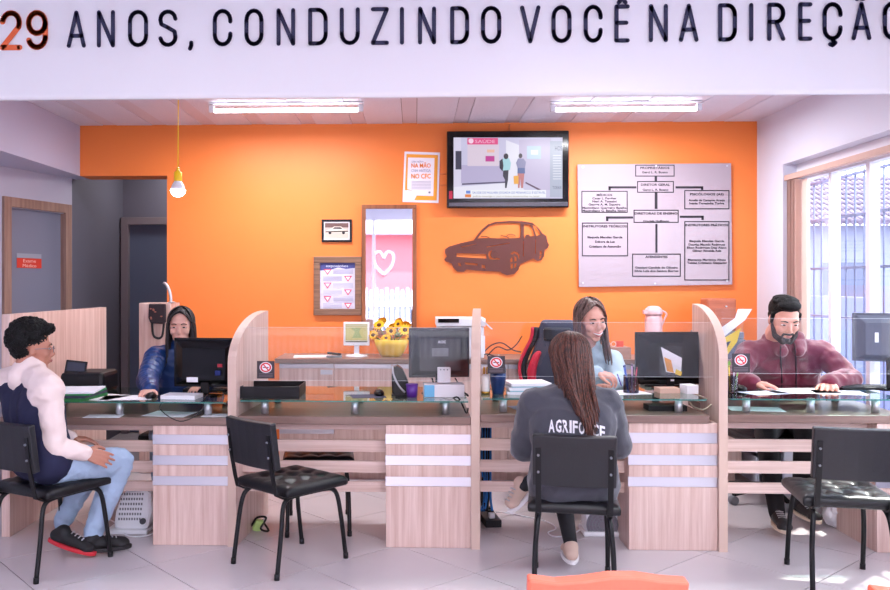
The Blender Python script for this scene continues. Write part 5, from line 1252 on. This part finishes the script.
def torso(J, t=0., w=1.):
    S = (J['shR']-J['shL']).normalized(); P, C, N = J['pel'], J['chest'], J['neck']; pr = []
    for s_ in (-1, 1):
        pr += [P_cap(P+S*s_*.075*w, (.115+t)*w, P.lerp(C, .5)+S*s_*.06*w, (.105+t)*w), P_cap(P.lerp(C, .5)+S*s_*.06*w, (.105+t)*w, C+S*s_*.08*w, (.108+t)*w)]
    for k in ('shL', 'shR'): pr += [P_cap(C.lerp(J[k], .45), (.085+t)*w, J[k], (.058+t)*w), P_cap(N.lerp(C, .2), (.05+t)*w, J[k], (.050+t)*w)]
    pr += [P_cap(C, (.10+t)*w, N.lerp(C, .15), (.058+t)*w)]
    return pr
def arm(J, s_, t=0., w=1., r=(.052, .045, .030)):
    return [P_cap(J['sh'+s_], (r[0]+t)*w, J['el'+s_], (r[1]+t)*w), P_cap(J['el'+s_], (r[1]+t)*w, J['wr'+s_], (r[2]+t)*w)]
def leg(hip, kn, an, t=0., w=1.): return [P_cap(hip, (.088+t)*w, kn, (.064+t)*w), P_cap(kn, (.062+t)*w, kn.lerp(an, .35), (.058+t)*w), P_cap(kn.lerp(an, .35), (.058+t)*w, an, (.040+t)*w)]
def thin_body(J, arms=True, legs=()):
    """skin under the clothes: slim core that joins head, arms and hands into one surface"""
    pr = [P_cap(J['pel'], .09, J['chest'], .085), P_cap(J['chest'], .085, J['neck'], .048), P_cap(J['chest'], .06, J['shL'], .04), P_cap(J['chest'], .06, J['shR'], .04)]
    for s_ in 'LR': pr += [P_cap(J['sh'+s_], .042, J['el'+s_], .035), P_cap(J['el'+s_], .035, J['wr'+s_], .025)]
    for h_, k_, a_ in legs: pr += [P_cap(J['pel'], .07, h_, .07), P_cap(h_, .07, k_, .05), P_cap(k_, .048, a_, .032)]
    return pr
def shoe(parent, an, toe, m_up, m_sole, L=.27, lift=0., name='shoe'):
    an = Vector(an); toe = Vector(toe); d = (toe-an); d.z = 0; d.normalize(); s_ = Vector((-d.y, d.x, 0)); up = Vector((0, 0, 1))
    d3 = (d*math.cos(R(lift))-up*math.sin(R(lift))).normalized(); u3 = s_.cross(d3); u3 = u3 if u3.z > 0 else -u3
    heel = an-d3*.055-u3*.06; base = heel
    pr = [P_cap(base+d3*.02+u3*.045, .036, base+d3*.10+u3*.045, .040), P_cap(base+d3*.10+u3*.043, .040, base+d3*(L-.055)+u3*.032, .034), P_cap(base+d3*.035+u3*.06, .036, an+u3*.015, .040), P_ell(base+d3*(L-.06)+u3*.03, (.045, .045, .028))]
    o = organic(name, pr, .008, m_up, parent, it=3)
    bm = nb(); out = []
    for k in range(24):
        a = k/24*2*math.pi; x = math.cos(a); y = math.sin(a); ln = L/2+.008; wd = .046+.006*(x > 0)*x
        out.append(base+d3*(L/2-.012+x*ln)+s_*y*wd*(1-.12*max(0, -x)))
    prism(bm, [p-u3*.002 for p in out], u3*.022); so = obj('sole', bm, m_sole, o, bev=.004)
    bm = nb()
    for k in range(4):
        c = base+d3*(.11+k*.022)+u3*(.086-k*.006); tube(bm, [c-s_*.022, c+u3*.004, c+s_*.022], .0035, 5)
    obj('laces', bm, mat('laces', (180, 176, 180), .7), o)
    return o

# ---------------------------------------------------------------- boy with glasses (left)
def CC(px, z, d): return V(px, z, d)
person = thing('person', 'boy with curly black hair and glasses in navy and white raglan sweatshirt', 'person', Cc(-1.80, 4.50, 0)); 
J = dict(pel=Cc(-1.82, 4.44, .575), chest=Cc(-1.87, 4.44, .86), neck=Cc(-1.885, 4.46, 1.03))
J['shR'] = CC(49, .955, 4.30); J['shL'] = CC(4, .955, 4.60); J['elR'] = CC(55, .66, 4.34); J['elL'] = CC(28, .68, 4.72); J['wrR'] = U(84, 453, 4.42); J['wrL'] = CC(70, .63, 4.74)
hR, hL = Cc(-1.76, 4.40, .545), Cc(-1.88, 4.54, .545); kR, kL = Cc(-1.475, 4.66, .515), Cc(-1.63, 4.72, .52); aR, aL = CC(92, .115, 4.66), CC(62, .13, 4.82)
h = Head(CC(33, 1.158, 4.47), Vector((.88, .42, 0)), pitch=-4, sc=1.0)
M_sk1 = skin('skin_tan', (176, 118, 98))
pr = thin_body(J, legs=[(hR, kR, aR), (hL, kL, aL)])+h.prims(True)+[h.cap((0, -.02, -.04), .052, (-.0, -.045, -.15), .054)]
hand(pr, J['wrR'], U(106, 459, 4.46)-J['wrR'], (0, .8, -.6), (0, .5, 1), curl=10, s=1.0)
hand(pr, J['wrL'], Vector((.8, .3, -.1)), (0, 0, -1), (.3, -1, 0), curl=15, s=.98)
organic('body', pr, .006, M_sk1, person, it=3)
h.face(person, lips=(150, 84, 78))
# curly hair
hp = [h.e(0, -.022, .050, .078, .090, .075), h.e(0, -.055, .0, .070, .060, .060)]; rn = random.Random(4)
for k in range(520):
    a = rn.uniform(0, 6.283); zz = rn.uniform(-.55, 1); rr = math.sqrt(1-zz*zz); x, y = math.cos(a)*rr, math.sin(a)*rr
    if y > .35 and zz < .42: continue
    if y > -.15 and zz < .10: continue
    q_ = (.0+x*.092, -.022+y*.106, .052+zz*.088+(.012 if zz > .5 else 0)); hp.append(h.e(*q_, *([rn.uniform(.010, .017)]*3)))
for k in range(60): hp.append(h.e(rn.uniform(-.06, .06), rn.uniform(.04, .085), rn.uniform(.095, .125), .014, .014, .013))
organic('hair', hp, .0050, mat('curly_black_hair', (10, 9, 11), .6, bump=.8, bscale=110, spec=.25), person, it=0, wrinkle=.007, wscale=60)
bm = nb()
for sx in (-1, 1): tube(bm, [h.p(sx*.034+.021*math.cos(k*.524), .104-.3*abs(math.cos(k*.524))*.01, -.001+.017*math.sin(k*.524)) for k in range(13)], .0016, 5); tube(bm, [h.p(sx*.055, .10, .004), h.p(sx*.074, .05, .005), h.p(sx*.078, .0, .0)], .0018, 5)
tube(bm, [h.p(-.013, .106, .003), h.p(0, .109, .006), h.p(.013, .106, .003)], .0016, 5); obj('glasses', bm, mat('wire_frame', (120, 118, 130), .3, .8), person)
M_navy = mat('navy_jersey', (20, 22, 56), .85, bump=.05); M_cream = mat('cream_jersey', (228, 208, 204), .85, bump=.05)
organic('sweatshirt', torso(J, .014)+[P_cap(J['pel'], .13, J['chest'], .12)], .008, M_navy, person, it=10, wrinkle=.002, wscale=7)
sl = []
for s_ in 'LR': sl += arm(J, s_, .013)+[P_cap(J['sh'+s_], .080, J['neck'].lerp(J['sh'+s_], .30)+Vector((0, 0, -.002)), .074), P_cap(J['chest'].lerp(J['sh'+s_], .75), .088, J['sh'+s_], .080)]
sl += [P_cap(J['neck']+Vector((0, 0, -.03)), .080, J['neck']+Vector((.005, 0, .032)), .068), P_cap(h.p(0, -.040, -.16), .078, h.p(0, -.030, -.115), .066)]
organic('sleeves', sl, .008, M_cream, person, it=7, wrinkle=.005, wscale=9, label='cream raglan sleeves and collar')
bm = nb(); dd = (J['wrR']-J['elR']).normalized(); ref = Vector((0, 0, 1)); u_ = (ref-dd*ref.z).normalized(); v_ = dd.cross(u_)
for kk, rr in ((.70, .0515), (.80, .0490)):
    c = J['elR'].lerp(J['wrR'], kk); tube(bm, [c+(u_*math.cos(a_*.4488)+v_*math.sin(a_*.4488))*rr for a_ in range(15)], .0055, 6)
obj('cuff_stripes', bm, M_navy, person)
M_jean = mat('light_denim', (156, 176, 202), .85, bump=.25, bscale=160, var=.12, vscale=9)
organic('jeans', leg(hR, kR, aR+Vector((0, 0, -.01)), .010)+leg(hL, kL, aL, .008)+[P_cap(hR, .10, hL, .10), P_cap(J['pel'], .12, hR, .10)], .008, M_jean, person, it=5, wrinkle=.006, wscale=11)
M_bsh = mat('black_suede', (22, 20, 24), .7); M_rsole = mat('red_sole', (190, 36, 48), .5)
shoe(person, CC(93, .085, 4.64), CC(125, .0, 4.72), M_bsh, mat('black_rubber', (26, 24, 28), .6), lift=2)
shoe(person, CC(63, .125, 4.62), CC(96, 0, 4.60), M_bsh, M_rsole, lift=15)

# ---------------------------------------------------------------- woman in navy puffer jacket
person = thing('person', 'woman with long black hair and navy quilted jacket using a mouse', 'person', V(180, 0, 5.85))
J = dict(pel=V(184, .57, 5.92), chest=V(182, .90, 5.84), neck=V(181, 1.075, 5.80), shR=V(156, 1.01, 5.74), shL=V(207, 1.01, 5.80), elR=V(147, .875, 5.42), elL=V(214, .88, 5.5), wrR=U(150, 389.5, 5.13), wrL=V(204, .865, 5.27))
h = Head(U(181, 327, 5.72), Vector((.12, -1, 0)), pitch=-2, sc=1.06)
hipR, hipL, kR, kL, aR, aL = V(172, .54, 5.85), V(196, .54, 5.85), V(160, .53, 5.42), V(196, .53, 5.40), V(160, .08, 5.6), V(198, .08, 5.6)
M_sk2 = skin('skin_light', (224, 172, 156))
pr = thin_body(J, legs=[(hipR, kR, aR), (hipL, kL, aL)])+h.prims()+[h.cap((0, -.02, -.04), .045, (0, -.03, -.16), .048)]
hand(pr, J['wrR'], Vector((.03, -1, -.10)), (0, 0, -1), (1, 0, 0), curl=22, s=.95); hand(pr, J['wrL'], Vector((-.1, 1, -.05)) if False else Vector((-.3, -.6, -.05)), (0, 0, -1), (-1, 0, 0), curl=20, s=.8)
organic('body', pr, .006, M_sk2, person, it=3); h.face(person, lips=(190, 92, 96), female=True, closed=True)
hm = hairmat('black_hair', (14, 12, 16), (34, 28, 34))
def ex(bm): strands(bm, h, [*range(62, 299, 4)], lambda ph: h.c.z-.25, r=.0055, seed=2, flare=.12); framing(bm, h, 3, .12)
organic('hair', [h.e(0, -.034, .048, .080, .090, .081), h.cap((-.080, .0, .02), .016, (-.084, -.01, -.13), .020), h.cap((.080, .0, .02), .016, (.084, -.01, -.13), .020), h.cap((0, -.08, .0), .05, (0, -.08, -.16), .05), h.cap((-.010, .036, .104), .018, (-.064, .032, .05), .013), h.cap((.010, .036, .104), .018, (.064, .032, .05), .013)], .007, hm, person, it=4, extra=ex)
M_puff = mat('navy_quilted_nylon', (22, 58, 116), .42, bump=.08, bscale=50)
def quilt(prs, n=5):
    out = []
    for p in prs:
        if p[0] != 'c': out.append(p); continue
        L = (p[3]-p[1]).length; m = max(1, int(round(L/.055)))
        for k in range(m):
            t = (k+.5)/m; r_ = p[2]*(1-t)+p[4]*t; q4 = (p[3]-p[1]).to_track_quat('Z', 'Y').to_matrix(); out.append(P_ell(p[1].lerp(p[3], t), (r_*1.06, r_*1.06, L/m*.78), q4))
        out.append(P_cap(p[1], p[2]*.93, p[3], p[4]*.93))
    return out
organic('jacket', torso(J, .012)+quilt(arm(J, 'R', .022)+arm(J, 'L', .022))+[P_cap(J['neck']+Vector((0, 0, -.02)), .072, J['neck']+Vector((0, 0, .03)), .062)], .008, M_puff, person, it=3, wrinkle=.003, wscale=14)
organic('trousers', leg(hipR, kR, aR, .006)+leg(hipL, kL, aL, .006)+[P_cap(hipR, .1, hipL, .1)], .010, M_jean, person, it=4, wrinkle=.004)
for a_ in (aR, aL): shoe(person, a_, a_-Vector((0, .2, 0)), M_bsh, mat('black_rubber', (26, 24, 28), .6))

# ---------------------------------------------------------------- client in grey hoodie, seen from behind
person = thing('person', 'woman with long brown hair in grey lettered hoodie seen from behind', 'person', V(573, 0, 4.2))
J = dict(pel=V(574, .565, 4.12), chest=V(572, .82, 4.16), neck=V(570, .965, 4.22), shR=V(606, .895, 4.20), shL=V(535, .895, 4.20), elR=V(617, .68, 4.28), elL=V(524, .67, 4.28), wrR=V(596, .66, 4.52), wrL=V(545, .66, 4.52))
h = Head(V(570, 1.115, 4.28), Vector((.15, 1, 0)), pitch=-6, sc=1.02)
hipL, hipR, kL, kR = V(557, .545, 4.15), V(592, .545, 4.15), V(556, .52, 4.60), V(578, .60, 4.58); aL, aR = V(571, .11, 4.46), V(524, .40, 4.58)
pr = thin_body(J, legs=[(hipL, kL, aL), (hipR, kR, aR)])+h.prims()+[h.cap((0, -.02, -.04), .045, (0, -.02, -.16), .048)]
hand(pr, J['wrR'], Vector((-.6, .8, 0)), (0, 0, -1), (-1, 0, 0), curl=25, s=.92); hand(pr, J['wrL'], Vector((.6, .8, 0)), (0, 0, -1), (1, 0, 0), curl=25, s=.92)
organic('body', pr, .006, M_sk2, person, it=3); h.face(person, female=True)
hm = hairmat('brown_hair', (36, 20, 18), (104, 58, 44))
def hang(t, ph): return Vector((.020*t, -.085*min(1, t*1.5)+.02*max(0, t-.6), 0))
def ex(bm):
    strands(bm, h, [*range(52, 309, 3)], lambda ph: h.c.z-.20-.14*(1-min(1, abs(ph-190)/70)), a=.096, b=.104, c=.097, r=.0060, seed=5, flare=-.10, hang=hang)
    strands(bm, h, [*range(120, 240, 2)], lambda ph: h.c.z-.22-.17*max(0, 1-abs(ph-165)/45)**.7, a=.092, b=.110, c=.100, r=.0048, seed=9, flare=-.34, hang=lambda t, ph: Vector((.055*t*t, -.175*min(1, t*1.3), 0)))
organic('hair', [h.e(0, -.024, .046, .083, .100, .085), h.cap((0, -.055, .0), .062, (.015, -.105, -.14), .050), h.cap((.02, -.12, -.13), .045, (.035, -.20, -.25), .024), h.cap((-.06, -.03, .0), .03, (-.05, -.07, -.14), .026), h.cap((.06, -.03, .0), .03, (.055, -.07, -.14), .026)], .007, hm, person, it=4, extra=ex)
M_hood = mat('grey_fleece', (62, 62, 72), .9, bump=.12, bscale=110, sheen=.3)
hoodie = organic('hoodie', torso(J, .030)+arm(J, 'R', .030)+arm(J, 'L', .030)+[P_cap(J['pel']+Vector((-.08, .02, -.04)), .15, J['pel']+Vector((.08, .02, -.04)), .15), P_cap(J['neck']+Vector((-.07, -.04, -.02)), .055, J['neck']+Vector((.07, -.04, -.02)), .055), P_cap(J['neck']+Vector((-.06, -.075, -.06)), .05, J['neck']+Vector((.06, -.075, -.06)), .05)], .008, M_hood, person, it=8, wrinkle=.005, wscale=7)
# lettering draped on the back of the hoodie
bpy.context.view_layer.update()
from mathutils.bvhtree import BVHTree
bv = BVHTree.FromPolygons([v.co.copy() for v in hoodie.data.vertices], [tuple(p.vertices) for p in hoodie.data.polygons])
def drape(u_, v_):
    r_ = ray(u_, v_); loc, n_, i_, d_ = bv.ray_cast(Vector((0, 0, CAMZ)), r_.normalized())
    return (loc-r_.normalized()*.0025) if loc else Vector((0, 0, CAMZ))+r_*4.05
bm = nb()
def curved(u_, v_):   # v grows upwards: text is centred at x 575, rides over the shoulders
    x = u_; y = 431.5+((x-562)/42)**2*5 + (x-548)*.035 - (v_); return drape(x, y)
x0 = 548.5
for ch, wd, hh in (('A', 6.2, 13), ('G', 5.8, 13), ('R', 6, 13), ('I', 2.2, 13), ('F', 5, 13), ('O', 6.2, 13), ('R', 6, 13), ('C', 5.8, 13), ('E', 5.4, 13)):
    put_text(bm, ch, curved, x0+wd/2, 0, hh*.92, wd, bold=.03); x0 += wd+1.0
obj('hoodie_lettering', bm, mat('white_print', (222, 220, 228), .7), person)
M_blk = mat('black_leggings', (20, 18, 24), .8)
organic('leggings', leg(hipL, kL, aL, -.004)+leg(hipR, kR, aR, -.004)+[P_cap(hipL, .1, hipR, .1)], .008, M_blk, person, it=4)
M_bei = mat('beige_knit', (206, 176, 160), .8, bump=.1); M_ws = mat('white_sole', (232, 228, 230), .6)
shoe(person, V(571, .095, 4.45), V(567, 0, 4.2) if False else V(568, 0, 4.60), M_bei, M_ws, L=.24)
shoe(person, V(522, .40, 4.60), V(505, .36, 4.55), M_bei, M_ws, L=.22, lift=40)

# ---------------------------------------------------------------- smiling woman in pale blouse
person = thing('person', 'smiling woman with brown hair and pale blue blouse handing something over', 'person', V(575, 0, 5.8))
J = dict(pel=V(575, .57, 5.85), chest=V(586, .90, 5.62), neck=V(592, 1.105, 5.50), shR=V(570, 1.02, 5.55), shL=V(613, 1.00, 5.50), elR=V(572, .86, 5.30), elL=V(620, .885, 5.36), wrR=U(597, 372, 5.13), wrL=U(611, 385, 5.16))
h = Head(U(591, 320.5, 5.40), Vector((.26, -1, 0)), tilt=5, pitch=-9, sc=1.12)
hipR, hipL, kR, kL, aR, aL = V(562, .54, 5.80), V(588, .54, 5.80), V(558, .53, 5.40), V(590, .53, 5.40), V(560, .08, 5.5), V(592, .08, 5.5)
M_sk3 = skin('skin_rose', (226, 168, 150))
pr = thin_body(J, legs=[(hipR, kR, aR), (hipL, kL, aL)])+h.prims()+[h.cap((0, -.02, -.04), .046, (0, -.045, -.14), .050)]
hand(pr, J['wrR'], U(617, 378, 5.08)-J['wrR'], (0, .2, -1), (.2, -1, .3), curls=(42, 38, 35, 32), s=1.0)
hand(pr, J['wrL'], Vector((-1, -.35, -.05)), (0, 0, -1), (-.3, -1, .2), curl=16, s=.9)
organic('body', pr, .0055, M_sk3, person, it=3); h.face(person, lips=(200, 84, 84), smile=True, female=True, closed=True)
hm = hairmat('highlighted_brown_hair', (50, 36, 36), (128, 98, 88))
def hang3(t, ph): return Vector((.03*t if ph < 180 else .012*t, -.045*t, 0))
def ex(bm):
    strands(bm, h, [*range(66, 200, 4)], lambda ph: h.c.z-.22, r=.0055, seed=3, flare=.05, a=.082, b=.100)
    strands(bm, h, [*range(200, 300, 4)], lambda ph: h.c.z-(.27 if ph > 250 else .2), r=.0055, seed=6, flare=.10, hang=lambda t, ph: Vector((.03*t, -.03*t, 0))); framing(bm, h, 8, .10)
organic('hair', [h.e(0, -.036, .048, .081, .088, .081), h.cap((-.080, -.005, .02), .016, (-.082, -.015, -.12), .020), h.cap((.080, -.005, .02), .016, (.084, -.01, -.14), .020), h.cap((0, -.08, .0), .045, (0, -.09, -.14), .045), h.cap((-.010, .036, .104), .018, (-.064, .032, .05), .013), h.cap((.010, .036, .104), .018, (.064, .032, .05), .013)], .007, hm, person, it=4, extra=ex)
bm = nb()
for kk in range(2): pass
bm.free()
M_blouse = mat('pale_blue_blouse', (190, 212, 226), .7, bump=.08)
organic('blouse', torso(J, .010)+arm(J, 'R', .010)+arm(J, 'L', .014)+[P_cap(J['neck']+Vector((0, 0, -.02)), .060, J['neck']+Vector((0, .01, .015)), .055)], .008, M_blouse, person, it=6, wrinkle=.005, wscale=10)
organic('trousers', leg(hipR, kR, aR, .006)+leg(hipL, kL, aL, .006)+[P_cap(hipR, .1, hipL, .1)], .010, M_blk, person, it=4)
for a_ in (aR, aL): shoe(person, a_, a_-Vector((0, .2, 0)), M_ws, M_ws, L=.24)
pn = U(619, 379, 5.06); bm = nb(); tube(bm, [pn+Vector((-.01, 0, .03)), pn+Vector((.012, -.01, -.04))], .004, 8)
tag(obj('pen', bm, mat('lilac_pen', (110, 100, 190), .3)), 'small lilac pen held by the smiling woman', 'pen')

# ---------------------------------------------------------------- bearded man in burgundy hoodie
person = thing('person', 'bearded man in burgundy hoodie looking down at papers', 'person', V(785, 0, 5.75))
J = dict(pel=V(785, .57, 5.82), chest=V(785, .90, 5.62), neck=V(785, 1.125, 5.47), shR=V(750, 1.045, 5.50), shL=V(822, 1.045, 5.50), elR=V(731, .895, 5.33), elL=V(850, .90, 5.30), wrR=V(751, .895, 5.17), wrL=V(829, .893, 5.14))
h = Head(U(784, 319, 5.32), Vector((-.03, -1, 0)), pitch=-24, sc=1.14)
hipR, hipL, kR, kL, aR, aL = V(772, .54, 5.78), V(800, .54, 5.78), V(766, .54, 5.42), V(806, .54, 5.42), V(777, .10, 5.12), V(800, .09, 5.35)
M_sk4 = skin('skin_man', (216, 156, 138))
pr = thin_body(J, legs=[(hipR, kR, aR), (hipL, kL, aL)])+h.prims(True)+[h.cap((0, -.02, -.04), .054, (0, -.07, -.13), .058)]
hand(pr, J['wrR'], Vector((1, -.35, -.12)), (0, 0, -1), (.2, -1, .2), curl=18, s=1.12, spread=.024)
hand(pr, J['wrL'], Vector((-.45, -1, -.25)), (0, .1, -1), (-1, 0, .2), curl=26, s=1.12, spread=.024)
organic('body', pr, .0055, M_sk4, person, it=3); h.face(person, lips=(186, 110, 104), brow=(34, 24, 22), closed=True)
M_bh = mat('short_dark_hair', (16, 11, 12), .7, bump=.8, bscale=150, spec=.2)
hp = [h.e(0, -.026, .050, .079, .092, .080), h.e(0, .038, .098, .062, .045, .026), h.cap((-.073, .015, .035), .012, (-.073, .02, -.01), .008), h.cap((.073, .015, .035), .012, (.073, .02, -.01), .008), h.e(0, -.06, .0, .066, .05, .05)]
for k in range(90): a_ = rn.uniform(0, 6.28); q_ = rn.uniform(0, 1)**.5; hp.append(h.e(math.cos(a_)*q_*.065, -.01+math.sin(a_)*q_*.075, .122-q_*q_*.022, .012, .016, .010))
organic('hair', hp, .0055, M_bh, person, it=2)
bp_ = [h.e(0, .065, -.094, .034, .028, .024), h.cap((-.066, .022, -.025), .011, (-.052, .045, -.075), .017), h.cap((.066, .022, -.025), .011, (.052, .045, -.075), .017), h.cap((-.050, .050, -.078), .018, (-.018, .078, -.098), .020), h.cap((.050, .050, -.078), .018, (.018, .078, -.098), .020),
      h.cap((-.026, .086, -.050), .006, (0, .1, -.047), .007), h.cap((.026, .086, -.050), .006, (0, .1, -.047), .007), h.cap((-.028, .086, -.052), .006, (-.030, .076, -.08), .008), h.cap((.028, .086, -.052), .006, (.030, .076, -.08), .008), h.e(0, .09, -.083, .012, .012, .010)]
organic('beard', bp_, .0045, mat('dark_beard', (44, 30, 30), .7, bump=.6, bscale=200), person, it=2)
M_burg = mat('burgundy_fleece', (108, 20, 50), .85, bump=.08, bscale=90, sheen=.4)
organic('hoodie', torso(J, .024, 1.06)+arm(J, 'R', .022, 1.05)+arm(J, 'L', .022, 1.05)+[P_cap(J['neck']+Vector((-.085, -.0, -.01)), .046, J['neck']+Vector((-.055, -.085, -.055)), .036), P_cap(J['neck']+Vector((.085, -.0, -.01)), .046, J['neck']+Vector((.055, -.085, -.055)), .036), P_cap(J['neck']+Vector((-.08, .04, .0)), .055, J['neck']+Vector((.08, .04, .0)), .055), P_cap(J['neck']+Vector((-.085, 0, .02)), .04, J['neck']+Vector((-.085, .03, .03)), .04), P_cap(J['neck']+Vector((.085, 0, .02)), .04, J['neck']+Vector((.085, .03, .03)), .04)], .008, M_burg, person, it=5, wrinkle=.007, wscale=8)
hz = [o for o in person.children if o.name.startswith('hoodie')][0]
bv = BVHTree.FromPolygons([v.co.copy() for v in hz.data.vertices], [tuple(p.vertices) for p in hz.data.polygons])
bm = nb()
for pts in ([(781, 342), (780.5, 352), (781, 366), (782, 383)], [(794, 343), (795.5, 352), (796, 366), (796, 384)]):
    tube(bm, [drape(a_, b_) for a_, b_ in pts], .006, 6, sub=3)
obj('drawstrings', bm, mat('dark_cord', (48, 20, 36), .7), person)
organic('trousers', leg(hipR, kR, aR, .008)+leg(hipL, kL, aL, .008)+[P_cap(hipR, .1, hipL, .1)], .010, M_blk, person, it=4)
M_tr = mat('black_trainer', (30, 26, 30), .6); M_ts = mat('cream_sole', (220, 200, 180), .6)
shoe(person, aR+Vector((0, 0, -.0)), aR+Vector((-.05, -.3, 0)), M_tr, M_ts, L=.29); shoe(person, aL+Vector((0, 0, .005)), aL+Vector((.02, -.3, 0)), M_tr, M_ts, L=.29)
